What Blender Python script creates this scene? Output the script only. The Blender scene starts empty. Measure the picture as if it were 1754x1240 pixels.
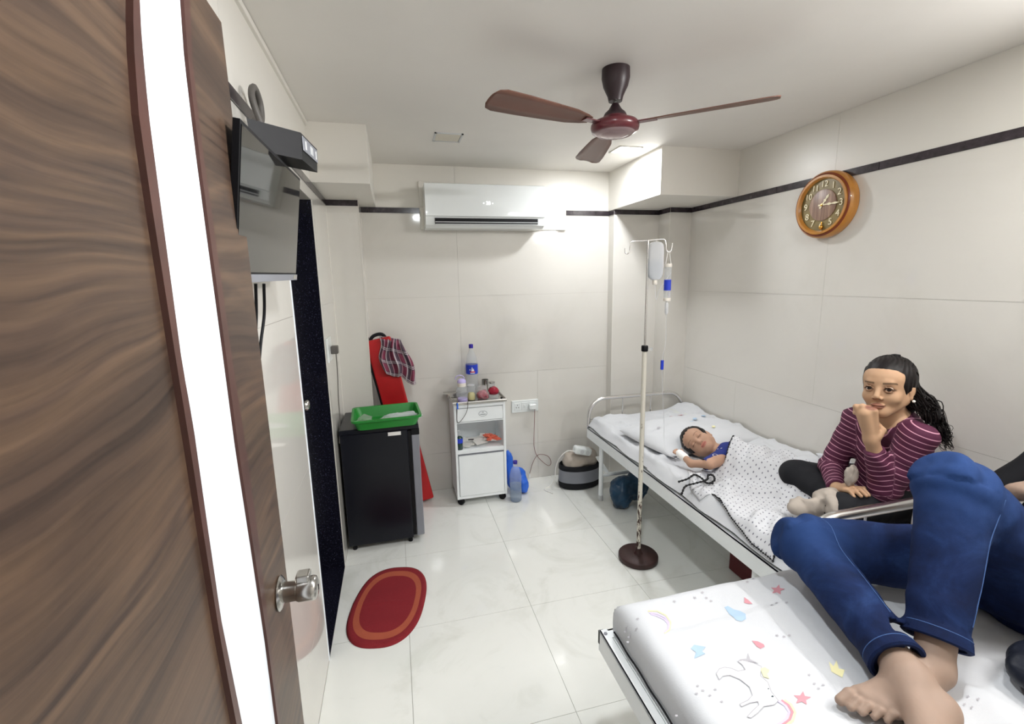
import bpy, bmesh, math, random
import numpy as np
from mathutils import Vector, Matrix
from mathutils.geometry import delaunay_2d_cdt
sc = bpy.context.scene
C = sc.collection
random.seed(4); RNG = np.random.default_rng(7)
PI = math.pi
# ------------------------------------------------------------------ camera
F_PX, H_CAM = 791.6, 1.6231
CR = Vector((0.969002, -0.246275, -0.019688)); CU = Vector((0.062635, 0.167795, 0.983830)); CF = Vector((0.238989, 0.954565, -0.178019))
cd = bpy.data.cameras.new('camera'); cam = bpy.data.objects.new('camera', cd); C.objects.link(cam)
cd.sensor_width = 36; cd.lens = F_PX / 1754 * 36; cd.clip_start = 0.02
m = Matrix((CR, CU, -CF)).transposed().to_4x4(); m.translation = Vector((0, 0, H_CAM)); cam.matrix_world = m
sc.camera = cam
def at(px, py, X=None, Y=None, Z=None):
    """world point where the photograph's pixel meets the plane X=, Y= or Z="""
    d = CR * ((px - 877) / F_PX) - CU * ((py - 620) / F_PX) + CF
    t = X / d.x if X is not None else Y / d.y if Y is not None else (Z - H_CAM) / d.z
    return Vector((d.x * t, d.y * t, H_CAM + d.z * t))
# ------------------------------------------------------------------ world, lights, exposure
XL, XR, YB, YF, ZC = -0.372, 2.225, 3.44, -0.62, 2.408
w = bpy.data.worlds.new('world'); sc.world = w; w.use_nodes = True
w.node_tree.nodes['Background'].inputs[0].default_value = (0.9, 0.95, 1, 1); w.node_tree.nodes['Background'].inputs[1].default_value = 0.1
sc.view_settings.view_transform = 'Standard'; sc.view_settings.look = 'None'; sc.view_settings.gamma = 1
sc.view_settings.use_curve_mapping = False; sc.view_settings.exposure = 0.58
PANELS = [(1.475, 2.83, 9.5, (.94, .97, 1)), (1.475, .78, 6, (.97, .97, .95)), (.372, .76, 12, (.92, .97, 1))]
for i, (x, y, p, c) in enumerate(PANELS):
    l = bpy.data.lights.new('panel_glow', 'AREA'); l.shape = 'SQUARE'; l.size = .12; l.energy = p; l.color = c; l.spread = PI
    o = bpy.data.objects.new('panel_glow', l); C.objects.link(o); o.location = (x, y, ZC - .012)
l = bpy.data.lights.new('tube_glow', 'AREA'); l.shape = 'RECTANGLE'; l.size = .04; l.size_y = .75; l.energy = 21; l.color = (.98, .97, .97)
o = bpy.data.objects.new('tube_glow', l); C.objects.link(o); o.location = (XR - .055, .35, 2.22); o.rotation_euler = (0, math.radians(90), 0)
sc.cycles.max_bounces = 14; sc.cycles.diffuse_bounces = 8; sc.cycles.glossy_bounces = 6; sc.cycles.transmission_bounces = 10
sc.cycles.sample_clamp_indirect = 6; sc.cycles.caustics_refractive = False; sc.cycles.caustics_reflective = False

# ------------------------------------------------------------------ materials
def srgb(r, g, b):
    f = lambda v: (v / 255 / 12.92) if v / 255 <= .04045 else ((v / 255 + .055) / 1.055) ** 2.4
    return (f(r), f(g), f(b), 1)
class NT:
    def __init__(s, name):
        s.m = bpy.data.materials.new(name); s.m.use_nodes = True; s.t = s.m.node_tree; s.n = s.t.nodes; s.b = s.n['Principled BSDF']
    def add(s, t, **k):
        n = s.n.new(t)
        for a, v in k.items(): setattr(n, a, v)
        return n
    def link(s, a, b): s.t.links.new(a, b)
    def coord(s, scale=(1, 1, 1), kind='Object'):
        c = s.add('ShaderNodeTexCoord'); mp = s.add('ShaderNodeMapping'); s.link(c.outputs[kind], mp.inputs[0]); mp.inputs['Scale'].default_value = scale; return mp.outputs[0]
    def noise(s, vec, scale, detail=4, rough=.5, dist=0):
        n = s.add('ShaderNodeTexNoise'); n.inputs['Scale'].default_value = scale; n.inputs['Detail'].default_value = detail
        n.inputs['Roughness'].default_value = rough; n.inputs['Distortion'].default_value = dist; s.link(vec, n.inputs['Vector']); return n.outputs['Fac']
    def ramp(s, fac, stops):
        r = s.add('ShaderNodeValToRGB'); e = r.color_ramp.elements
        while len(e) < len(stops): e.new(.5)
        for q, (p, c) in zip(e, stops): q.position = p; q.color = c
        s.link(fac, r.inputs[0]); return r.outputs[0]
    def bump(s, fac, strength, dist=.01):
        b = s.add('ShaderNodeBump'); b.inputs['Strength'].default_value = strength; b.inputs['Distance'].default_value = dist
        s.link(fac, b.inputs['Height']); s.link(b.outputs[0], s.b.inputs['Normal'])
    def math(s, op, a, b=None):
        n = s.add('ShaderNodeMath', operation=op)
        for i, v in enumerate((a, b)):
            if v is None: continue
            if isinstance(v, (int, float)): n.inputs[i].default_value = v
            else: s.link(v, n.inputs[i])
        return n.outputs[0]
    def mix(s, fac, a, b):
        n = s.add('ShaderNodeMix', data_type='RGBA')
        if isinstance(fac, (int, float)): n.inputs[0].default_value = fac
        else: s.link(fac, n.inputs[0])
        for i, v in ((6, a), (7, b)):
            if isinstance(v, tuple): n.inputs[i].default_value = v
            else: s.link(v, n.inputs[i])
        return n.outputs[2]
def mat(name, col, rough=.5, metal=0, var=.06, nscale=6, bump=0, bscale=60, coat=0, trans=0, alpha=1, ior=1.45, spec=None, sub=0, emit=None):
    t = NT(name); v = t.coord(); c = srgb(*col)
    lo = tuple(max(0, x * (1 - var)) for x in c[:3]) + (1,); hi = tuple(min(1, x * (1 + var)) for x in c[:3]) + (1,)
    if var: t.link(t.ramp(t.noise(v, nscale), [(.35, lo), (.65, hi)]), t.b.inputs['Base Color'])
    else: t.b.inputs['Base Color'].default_value = c
    t.b.inputs['Roughness'].default_value = rough; t.b.inputs['Metallic'].default_value = metal; t.b.inputs['Coat Weight'].default_value = coat
    t.b.inputs['Transmission Weight'].default_value = trans; t.b.inputs['Alpha'].default_value = alpha; t.b.inputs['IOR'].default_value = ior
    if spec is not None: t.b.inputs['Specular IOR Level'].default_value = spec
    if sub: t.b.inputs['Subsurface Weight'].default_value = sub; t.b.inputs['Subsurface Scale'].default_value = .01; t.b.inputs['Subsurface Radius'].default_value = (1, .4, .25)
    if emit: t.b.inputs['Emission Color'].default_value = srgb(*emit[0]); t.b.inputs['Emission Strength'].default_value = emit[1]
    if bump: t.bump(t.noise(v, bscale, 3), bump, .004)
    return t.m
M = {}
def tile_mat(name, base, vein, rough, scale):
    t = NT(name); v = t.coord()
    n = t.noise(v, scale, 8, .62, 1.2); n2 = t.noise(v, scale * 5, 5, .6)
    a = t.ramp(n, [(.30, srgb(*vein)), (.48, srgb(*base)), (1, srgb(*[min(255, q + 5) for q in base]))])
    t.link(t.mix(t.math('MULTIPLY', n2, .12), a, srgb(*vein)), t.b.inputs['Base Color'])
    t.b.inputs['Roughness'].default_value = rough; t.b.inputs['Coat Weight'].default_value = .25; t.b.inputs['Coat Roughness'].default_value = .04
    return t.m
M['floor'] = tile_mat('polished_floor_tile', (231, 232, 228), (218, 219, 213), .08, 3.0)
M['wall'] = tile_mat('glazed_wall_tile', (214, 211, 205), (209, 206, 199), .07, 1.2)
M['grout'] = mat('grout', (176, 172, 164), .8)
M['paint'] = mat('cream_gloss_paint', (222, 219, 212), .35, var=.02, nscale=2, bump=.05, bscale=9)
M['ceil'] = mat('ceiling_paint', (226, 223, 218), .55, var=.03, nscale=1.5, bump=.06, bscale=5)
def granite():
    t = NT('black_granite'); v = t.coord()
    n = t.noise(v, 160, 3, .7); a = t.ramp(n, [(.0, srgb(14, 14, 22)), (.60, srgb(22, 22, 34)), (.70, srgb(70, 72, 92)), (1, srgb(120, 120, 140))])
    t.link(a, t.b.inputs['Base Color']); t.b.inputs['Roughness'].default_value = .16; return t.m
M['granite'] = granite()
def brown_trim():
    t = NT('dark_marble_band'); v = t.coord(); n = t.noise(v, 26, 6, .7)
    t.link(t.ramp(n, [(.3, srgb(38, 32, 36)), (.6, srgb(62, 55, 60)), (.8, srgb(104, 96, 98))]), t.b.inputs['Base Color']); t.b.inputs['Roughness'].default_value = .18; return t.m
M['band'] = brown_trim()
def wood():
    t = NT('walnut_laminate'); v = t.coord((1, .42, 3.6))
    warp = t.noise(t.coord((1, 1.1, 1.3)), 1.3, 2, .5)
    vv = t.add('ShaderNodeVectorMath', operation='ADD'); cmb = t.add('ShaderNodeCombineXYZ'); t.link(t.math('MULTIPLY', warp, .8), cmb.inputs[2])
    t.link(v, vv.inputs[0]); t.link(cmb.outputs[0], vv.inputs[1]); v = vv.outputs[0]
    n1 = t.noise(v, 2.1, 6, .55, .9)
    w2 = t.add('ShaderNodeMapping'); w2.inputs['Scale'].default_value = (1, .7, 7); t.link(v, w2.inputs[0])
    n2 = t.noise(w2.outputs[0], 3, 5, .6, .3)
    a = t.ramp(n1, [(.30, srgb(34, 24, 21)), (.42, srgb(50, 37, 31)), (.52, srgb(88, 68, 52)), (.60, srgb(54, 40, 34)), (.72, srgb(104, 81, 60))])
    b = t.ramp(n2, [(.30, srgb(30, 22, 19)), (.62, srgb(104, 82, 66))])
    t.link(t.mix(.33, a, b), t.b.inputs['Base Color']); t.b.inputs['Roughness'].default_value = .36; t.b.inputs['Specular IOR Level'].default_value = .35; t.bump(n2, .08, .002); return t.m
M['wood'] = wood()
M['moulding'] = mat('red_brown_moulding', (72, 44, 38), .35, var=.15, nscale=12)
M['laminate'] = mat('white_laminate', (240, 246, 255), .25, var=.01)
M['steel'] = mat('brushed_steel', (190, 188, 184), .22, 1, var=.04, nscale=30)
M['chrome'] = mat('chrome_tube', (222, 220, 218), .26, 1, var=.03)
M['white_metal'] = mat('white_powder_coat', (236, 240, 242), .35, var=.02)
M['white_plastic'] = mat('white_plastic', (222, 226, 226), .25, var=.01, coat=.4)
M['grey_plastic'] = mat('light_grey_plastic', (196, 198, 200), .35, var=.02)
M['black'] = mat('black_plastic', (12, 12, 16), .45, var=.1, spec=.25)
M['black_gloss'] = mat('black_glass', (10, 10, 12), .06, var=0, coat=.6)
M['navy'] = mat('dark_navy_enamel', (16, 18, 27), .28, var=.1, nscale=3, spec=.35)
M['slate'] = mat('grey_door_edge', (128, 130, 138), .4, var=.04)
M['green'] = mat('green_plastic', (30, 128, 46), .35, var=.06)
M['red'] = mat('red_rexine', (176, 22, 26), .42, var=.08, nscale=10, bump=.1)
M['darkred'] = mat('dark_red_side', (86, 18, 24), .5, var=.1)
M['maroon'] = mat('maroon_enamel', (92, 38, 44), .28, var=.06, coat=.3)
M['brown_cap'] = mat('dark_brown_plastic', (48, 34, 38), .4, var=.06)
M['blade'] = mat('brown_fan_blade', (108, 74, 62), .4, var=.08)
M['fan_disc'] = mat('fan_bottom_cover', (152, 128, 130), .2, .3, var=.04)
M['amber'] = mat('amber_clock_case', (186, 126, 52), .3, var=.1, nscale=14, coat=.5)
M['amber_dark'] = mat('dark_amber_line', (122, 52, 24), .3, var=.1)
M['olive'] = mat('olive_dial', (134, 118, 76), .35, var=.12, nscale=20)
M['cream_num'] = mat('cream_numerals', (242, 232, 200), .3, var=.02)
M['gold'] = mat('gold', (226, 170, 80), .25, 1, var=.05)
def dial():
    t = NT('striped_wood_dial'); n = t.noise(t.coord((1, 40, 1.2)), 2, 4, .6)
    t.link(t.ramp(n, [(.3, srgb(104, 76, 66)), (.7, srgb(176, 146, 126))]), t.b.inputs['Base Color']); t.b.inputs['Roughness'].default_value = .4; return t.m
M['dial'] = dial()
def clear(name, col, rough=.05, alpha=.35):
    t = NT(name); t.b.inputs['Base Color'].default_value = srgb(*col); t.b.inputs['Roughness'].default_value = rough
    t.b.inputs['Transmission Weight'].default_value = .5; t.b.inputs['Alpha'].default_value = alpha; t.b.inputs['IOR'].default_value = 1.15
    return t.m
M['clear'] = clear('clear_plastic', (226, 232, 238)); M['clear_soft'] = clear('cloudy_plastic', (246, 248, 252), .3, .86)
M['bluewater'] = clear('bluish_water', (172, 200, 226), .05, .5)
M['film'] = clear('plastic_film', (232, 228, 226), .2, .4)
M['blue'] = mat('blue_plastic', (36, 62, 190), .35, var=.08)
M['bag_blue'] = mat('blue_carrier_bag', (44, 104, 214), .3, var=.14, nscale=9, bump=.2, bscale=30)
M['cap_blue'] = mat('violet_blue_cap', (52, 38, 150), .4)
M['lilac'] = mat('lilac_plastic', (188, 176, 226), .35)
M['cream_plastic'] = mat('cream_plastic', (232, 226, 216), .4)
M['sheet'] = mat('white_bed_sheet', (204, 206, 210), .8, var=.012, nscale=3, bump=.12, bscale=260)
M['pillow'] = M['sheet']
M['mattress'] = mat('grey_mattress_cover', (206, 208, 206), .8, var=.04)
M['rust'] = None
def rust_paint():
    t = NT('chipped_cream_paint'); n = t.noise(t.coord((30, 30, 9)), 2.2, 5, .7); zc = t.add('ShaderNodeSeparateXYZ'); t.link(t.coord(), zc.inputs[0])
    # chips grow towards the foot of the pole
    lim = t.math('ADD', t.math('MULTIPLY', zc.outputs[2], .22), .47)
    f = t.math('GREATER_THAN', n, lim)
    t.link(t.mix(f, srgb(206, 202, 190), srgb(58, 32, 26)), t.b.inputs['Base Color']); t.b.inputs['Roughness'].default_value = .5; return t.m
M['rust'] = rust_paint()
M['iron'] = mat('dark_brown_iron', (56, 34, 32), .5, var=.2, nscale=20, bump=.2)
def dotted():
    t = NT('dotted_muslin'); co = t.coord((1, 1, 0)); sx = t.add('ShaderNodeSeparateXYZ'); rot = t.add('ShaderNodeMapping'); rot.inputs['Rotation'].default_value = (0, 0, .6)
    t.link(co, rot.inputs[0]); t.link(rot.outputs[0], sx.inputs[0]); P = .024
    def cell(off):
        fx = t.math('SUBTRACT', t.math('FRACT', t.math('ADD', t.math('DIVIDE', sx.outputs[0], P), off)), .5)
        fy = t.math('SUBTRACT', t.math('FRACT', t.math('ADD', t.math('DIVIDE', sx.outputs[1], P * 1.5), off)), .5)
        fy = t.math('MULTIPLY', fy, 1.5)
        return t.math('LESS_THAN', t.math('ADD', t.math('MULTIPLY', fx, fx), t.math('MULTIPLY', fy, fy)), .015)
    f = t.math('MAXIMUM', cell(0), cell(.5))
    t.link(t.mix(f, srgb(204, 205, 209), srgb(112, 112, 124)), t.b.inputs['Base Color']); t.b.inputs['Roughness'].default_value = .85
    t.bump(t.noise(t.coord(), 200, 2), .1, .002); return t.m
M['dotted'] = dotted()
M['trim_black'] = mat('black_crochet', (18, 18, 22), .8)
def denim():
    t = NT('blue_denim'); v = t.coord(); n = t.noise(v, 7, 5, .65, .6); f = t.noise(v, 420, 2)
    at_ = t.add('ShaderNodeAttribute', attribute_name='fade')
    a = t.ramp(n, [(.3, srgb(14, 22, 48)), (.5, srgb(21, 36, 73)), (.72, srgb(38, 60, 104))])
    b = t.mix(t.math('MULTIPLY', at_.outputs['Fac'], .7), a, srgb(44, 72, 124)); t.link(t.mix(t.math('MULTIPLY', f, .25), b, srgb(14, 24, 60)), t.b.inputs['Base Color'])
    t.b.inputs['Roughness'].default_value = .85; t.b.inputs['Specular IOR Level'].default_value = .15; t.bump(f, .12, .002); return t.m
M['denim'] = denim()
M['stitch'] = mat('pale_denim_seam', (62, 92, 142), .8)
M['black_cloth'] = mat('black_knit', (15, 16, 22), .85, var=.1)
M['grey_cloth'] = mat('taupe_cloth', (170, 160, 150), .9, var=.08, nscale=20)
def attr_skin(name, base):
    t = NT(name); a = t.add('ShaderNodeAttribute', attribute_name='tint'); n = t.noise(t.coord(), 30, 4)
    c = t.mix(t.math('MULTIPLY', n, .18), a.outputs['Color'], srgb(*[q * .86 for q in base])); t.link(c, t.b.inputs['Base Color'])
    t.b.inputs['Roughness'].default_value = .58; t.b.inputs['Specular IOR Level'].default_value = .3; t.b.inputs['Subsurface Weight'].default_value = .08; t.b.inputs['Subsurface Scale'].default_value = .006
    t.b.inputs['Subsurface Radius'].default_value = (1, .4, .25); return t.m
M['skin_w'] = attr_skin('woman_skin', (186, 142, 104)); M['skin_c'] = attr_skin('child_skin', (190, 140, 110)); M['skin_m'] = attr_skin('man_skin', (186, 150, 124))
M['hair'] = mat('black_hair', (20, 15, 15), .5, var=.25, nscale=60, spec=.3)
def striped():
    t = NT('striped_plum_knit'); a = t.add('ShaderNodeAttribute', attribute_name='stripe')
    f = t.math('FRACT', t.math('DIVIDE', a.outputs['Fac'], .0215)); g = t.math('LESS_THAN', f, .14)
    n = t.noise(t.coord(), 300, 2)
    t.link(t.mix(g, t.mix(t.math('MULTIPLY', n, .3), srgb(84, 26, 58), srgb(56, 16, 42)), srgb(206, 150, 170)), t.b.inputs['Base Color']); t.b.inputs['Roughness'].default_value = .8
    t.bump(n, .1, .002); return t.m
M['striped'] = striped()
def plaid():
    t = NT('plaid_cotton'); s = t.add('ShaderNodeSeparateXYZ'); t.link(t.coord(kind='UV'), s.inputs[0])
    def lines(o, per, w, off=0): return t.math('LESS_THAN', t.math('FRACT', t.math('ADD', t.math('DIVIDE', o, per), off)), w)
    u, v = s.outputs[0], s.outputs[1]
    c = t.mix(t.math('MULTIPLY', lines(u, .09, .45), .8), srgb(120, 48, 72), srgb(66, 66, 78))
    c = t.mix(t.math('MULTIPLY', lines(v, .11, .35, .2), .55), c, srgb(58, 56, 70))
    for o, per, ww, off in ((u, .09, .14, 0), (v, .11, .06, 0), (v, .11, .06, .12), (u, .09, .05, .5)):
        c = t.mix(t.math('MULTIPLY', lines(o, per, ww, off), .65), c, srgb(206, 196, 200))
    t.link(c, t.b.inputs['Base Color']); t.b.inputs['Roughness'].default_value = .85; return t.m
M['plaid'] = plaid()
def rug():
    t = NT('red_oval_rug'); at_ = t.add('ShaderNodeAttribute', attribute_name='ring'); n = t.noise(t.coord(), 240, 3); n2 = t.noise(t.coord(), 14, 3)
    c = t.mix(t.math('MULTIPLY', n, .6), srgb(138, 24, 34), srgb(100, 16, 26))
    ring = t.math('MULTIPLY', t.math('GREATER_THAN', at_.outputs['Fac'], .028), t.math('LESS_THAN', at_.outputs['Fac'], .055))
    c = t.mix(ring, c, t.mix(n2, srgb(172, 84, 58), srgb(158, 76, 52))); t.link(c, t.b.inputs['Base Color']); t.b.inputs['Roughness'].default_value = .9
    t.bump(n, .5, .004); return t.m
M['rug'] = rug()
M['darkteal'] = mat('dark_teal_bag', (26, 58, 84), .35, var=.35, nscale=9, bump=.3, bscale=20)
M['darkbag'] = mat('navy_black_bag', (22, 26, 38), .45, var=.2, nscale=8, bump=.2)
M['ply'] = mat('varnished_wood', (164, 118, 66), .45, var=.12, nscale=12)
M['pink'] = mat('print_pink', (206, 144, 154), .8, var=.03); M['skyblue'] = mat('print_blue', (168, 192, 214), .8, var=.03)
M['lemon'] = mat('print_yellow', (232, 226, 178), .8, var=.03); M['pgrey'] = mat('print_grey', (176, 174, 180), .8, var=.03)
M['pwhite'] = mat('print_white', (250, 250, 252), .8, var=0); M['violet'] = mat('print_violet', (204, 192, 226), .8, var=.02)
M['emblem'] = mat('emblem_grey', (90, 98, 104), .5); M['paper'] = mat('white_paper', (232, 230, 226), .7, var=.05)
M['orange'] = mat('orange_wrapper', (222, 108, 84), .5, var=.1); M['candy'] = mat('pink_contents', (176, 60, 84), .45, var=.2, nscale=50)
M['crimson'] = mat('crimson_contents', (150, 20, 46), .4, var=.15, nscale=40); M['yellow'] = mat('pale_yellow_contents', (226, 214, 140), .5, var=.1)
M['bottle_green'] = mat('dark_green_liquid', (14, 56, 52), .15, coat=.5); M['cable'] = mat('white_cable', (226, 224, 220), .4)
M['cable_brown'] = mat('brown_cord', (120, 70, 66), .5); M['cable_grey'] = mat('grey_cable', (92, 88, 84), .5)
M['lit'] = mat('lit_diffuser', (255, 250, 242), .4, var=0, emit=((255, 246, 236), 9))
M['led'] = mat('led_digits', (255, 255, 255), .4, var=0, emit=((255, 255, 255), 1.3))
M['eye'] = mat('eye_white', (176, 164, 154), .15, var=0); M['iris'] = mat('dark_iris', (30, 18, 14), .1, var=0)
M['pearl'] = mat('pearl', (240, 234, 224), .15)
M['bandage'] = mat('white_bandage', (240, 238, 236), .8); M['shirt_blue'] = mat('royal_blue_tee', (28, 44, 118), .8, var=.08)
M['offpanel'] = mat('unlit_diffuser', (206, 200, 186), .4, var=.02)
# ------------------------------------------------------------------ mesh helpers
class MB:
    def __init__(s): s.v = []; s.f = []; s.sm = []
    def add(s, v, f, smooth=False):
        n = len(s.v); s.v += [tuple(q) for q in v]; s.f += [tuple(i + n for i in q) for q in f]; s.sm += [smooth] * len(f); return s
    def box(s, lo, hi, bev=0, rot=None, piv=None):
        if bev:
            bm = bmesh.new(); bmesh.ops.create_cube(bm, size=1)
            for v in bm.verts: v.co = Vector([lo[i] + (v.co[i] + .5) * (hi[i] - lo[i]) for i in range(3)])
            bmesh.ops.bevel(bm, geom=list(bm.edges), offset=bev, segments=3, affect='EDGES', profile=.5)
            bm.verts.index_update(); v = [q.co.copy() for q in bm.verts]; f = [[q.index for q in p.verts] for p in bm.faces]; bm.free()
        else:
            v = [Vector((x, y, z)) for z in (lo[2], hi[2]) for y in (lo[1], hi[1]) for x in (lo[0], hi[0])]
            f = [(0, 2, 3, 1), (4, 5, 7, 6), (0, 1, 5, 4), (2, 6, 7, 3), (0, 4, 6, 2), (1, 3, 7, 5)]
        if rot is not None:
            pv = Vector(piv) if piv is not None else (Vector(lo) + Vector(hi)) / 2
            v = [rot @ (q - pv) + pv for q in v]
        return s.add(v, f, False)
    def tube(s, pts, r, n=10, closed=False, caps=True):
        pts = [Vector(p) for p in pts]; N = len(pts); rr = r if isinstance(r, (list, tuple)) else [r] * N
        T = []
        for i in range(N):
            a = pts[(i - 1) % N] if (closed or i) else pts[i]; b = pts[(i + 1) % N] if (closed or i < N - 1) else pts[i]
            T.append((b - a).normalized() if (b - a).length > 1e-9 else Vector((0, 0, 1)))
        u = T[0].orthogonal().normalized(); V = []
        for i in range(N):
            u = (u - T[i] * u.dot(T[i])); u = u.normalized() if u.length > 1e-6 else T[i].orthogonal().normalized(); b = T[i].cross(u)
            V += [pts[i] + (u * math.cos(2 * PI * k / n) + b * math.sin(2 * PI * k / n)) * rr[i] for k in range(n)]
        f = []
        for i in range(N if closed else N - 1):
            j = (i + 1) % N
            f += [(i * n + k, i * n + (k + 1) % n, j * n + (k + 1) % n, j * n + k) for k in range(n)]
        if caps and not closed: f += [tuple(range(n))[::-1], tuple((N - 1) * n + k for k in range(n))]
        return s.add(V, f, True)
    def lathe(s, prof, c, n=32, M3=None, sx=1, sy=1, caps=True):
        """prof: (radius, height) list turned about the local z axis"""
        V = []; f = []; c = Vector(c)
        for r, h in prof:
            for k in range(n):
                a = 2 * PI * k / n; q = Vector((r * math.cos(a) * sx, r * math.sin(a) * sy, h)); V.append(c + (M3 @ q if M3 is not None else q))
        for i in range(len(prof) - 1): f += [(i * n + k, i * n + (k + 1) % n, (i + 1) * n + (k + 1) % n, (i + 1) * n + k) for k in range(n)]
        if caps and prof[0][0] > 1e-5: f.append(tuple(range(n))[::-1])
        if caps and prof[-1][0] > 1e-5: f.append(tuple((len(prof) - 1) * n + k for k in range(n)))
        return s.add(V, f, True)
    def sph(s, c, r, n=14, rad=(1, 1, 1), M3=None):
        prof = [(max(1e-6, math.sin(PI * i / n) * r), -math.cos(PI * i / n) * r) for i in range(n + 1)]
        prof[0] = (1e-6, -r); prof[-1] = (1e-6, r); V0 = len(s.v); s.lathe(prof, (0, 0, 0), n * 2)
        for i in range(V0, len(s.v)):
            q = Vector(s.v[i]); q = Vector((q.x * rad[0], q.y * rad[1], q.z * rad[2])); s.v[i] = tuple(Vector(c) + (M3 @ q if M3 is not None else q))
        return s
def base_of(p):
    return Vector((0, 0, 0)) if p is None else (Vector(p['_b']) if '_b' in p else Vector(p.location))
def link(name, me, mt, parent=None, loc=None):
    o = bpy.data.objects.new(name, me); C.objects.link(o)
    if mt is not None and not me.materials: me.materials.append(M[mt] if isinstance(mt, str) else mt)
    if parent is not None: o.parent = parent
    return o
def build(name, mb, mt, parent=None, auto=35):
    b = base_of(parent) if parent is not None else None
    vs = np.array([tuple(v) for v in mb.v], float)
    if b is None:
        b = Vector(((vs[:, 0].min() + vs[:, 0].max()) / 2, (vs[:, 1].min() + vs[:, 1].max()) / 2, vs[:, 2].min()))
    me = bpy.data.meshes.new(name); me.from_pydata((vs - np.array(b)).tolist(), [], mb.f)
    me.polygons.foreach_set('use_smooth', [bool(q) for q in mb.sm]); me.update()
    if any(mb.sm):
        try: me.set_sharp_from_angle(angle=math.radians(auto + 15))
        except Exception: pass
    o = link(name, me, mt, parent)
    if parent is None: o.location = b
    o['_b'] = list(b)
    return o
def npmesh(name, v, f, mt, parent=None, smooth=True, attrs=None):
    mb = MB(); mb.v = [tuple(q) for q in v]; mb.f = [tuple(int(i) for i in q) for q in f]; mb.sm = [smooth] * len(f)
    o = build(name, mb, mt, parent, auto=70)
    for k, val in (attrs or {}).items():
        val = np.asarray(val, np.float32)
        if val.ndim == 2:
            a = o.data.attributes.new(k, 'FLOAT_COLOR', 'POINT'); q = np.ones((len(val), 4), np.float32); q[:, :3] = val; a.data.foreach_set('color', q.ravel())
        else:
            a = o.data.attributes.new(k, 'FLOAT', 'POINT'); a.data.foreach_set('value', val.ravel())
    return o
def thing(name, loc, label, cat, group=None):
    o = bpy.data.objects.new(name, None); C.objects.link(o); o.location = loc; o.empty_display_size = .05; o['_b'] = list(loc); return tag(o, label, cat, group)
def tag(o, label=None, cat=None, group=None, kind=None):
    if label: o['label'] = label
    if cat: o['category'] = cat
    if group: o['group'] = group
    if kind: o['kind'] = kind
    return o
def struct(name, mb, mt): return tag(build(name, mb, mt), kind='structure')
def text(name, s, size, mt, mtx, parent, ext=.0008, sx=1.0):
    cu = bpy.data.curves.new('t', 'FONT'); cu.body = s; cu.size = size; cu.extrude = ext; cu.align_x = 'CENTER'; cu.align_y = 'CENTER'
    to = bpy.data.objects.new('t', cu); C.objects.link(to); bpy.context.view_layer.update()
    me = to.evaluated_get(bpy.context.evaluated_depsgraph_get()).to_mesh(); mb = MB()
    mb.add([mtx @ Vector((v.co.x * sx, v.co.y, v.co.z)) for v in me.vertices], [tuple(p.vertices) for p in me.polygons])
    to.to_mesh_clear(); bpy.data.objects.remove(to); bpy.data.curves.remove(cu)
    return build(name, mb, mt, parent)
def arc(p0, pc, p1, n=8):
    p0, pc, p1 = Vector(p0), Vector(pc), Vector(p1); return [p0 * (1 - t) ** 2 + pc * 2 * t * (1 - t) + p1 * t * t for t in [i / n for i in range(n + 1)]]
def smooth_path(pts, n=8):
    pts = [Vector(p) for p in pts]; out = []
    P = [pts[0] * 2 - pts[1]] + pts + [pts[-1] * 2 - pts[-2]]
    for i in range(1, len(P) - 2):
        a, b, c, d = P[i - 1:i + 3]
        for k in range(n):
            t = k / n; out.append(.5 * ((2 * b) + (c - a) * t + (2 * a - 5 * b + 4 * c - d) * t * t + (3 * b - a - 3 * c + d) * t ** 3))
    return out + [pts[-1]]
# value noise
_T = RNG.random((64, 64, 64)).astype(np.float32)
def vnoise(x, y, z=0):
    x, y, z = np.broadcast_arrays(np.asarray(x, float), np.asarray(y, float), np.asarray(z, float))
    xi, yi, zi = np.floor(x).astype(int), np.floor(y).astype(int), np.floor(z).astype(int); fx, fy, fz = x - xi, y - yi, z - zi
    fx, fy, fz = [q * q * (3 - 2 * q) for q in (fx, fy, fz)]; g = lambda a, b, c: _T[(xi + a) & 63, (yi + b) & 63, (zi + c) & 63]
    l = lambda a, b, t: a + (b - a) * t
    return l(l(l(g(0, 0, 0), g(1, 0, 0), fx), l(g(0, 1, 0), g(1, 1, 0), fx), fy), l(l(g(0, 0, 1), g(1, 0, 1), fx), l(g(0, 1, 1), g(1, 1, 1), fx), fy), fz) - .5
def fbm(x, y, z=0, o=4):
    s = 0; a = 1; f = 1
    for i in range(o): s = s + a * vnoise(np.asarray(x) * f + i * 7.3, np.asarray(y) * f + i * 3.1, np.asarray(z) * f + i * 5.7); a *= .5; f *= 2.03
    return s
def ridged(x, y, o=3):
    s = 0; a = 1; f = 1
    for i in range(o): s = s + a * (1 - np.abs(vnoise(np.asarray(x) * f + i * 9.1, np.asarray(y) * f + i * 4.7)) * 4); a *= .5; f *= 2.1
    return s
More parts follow.
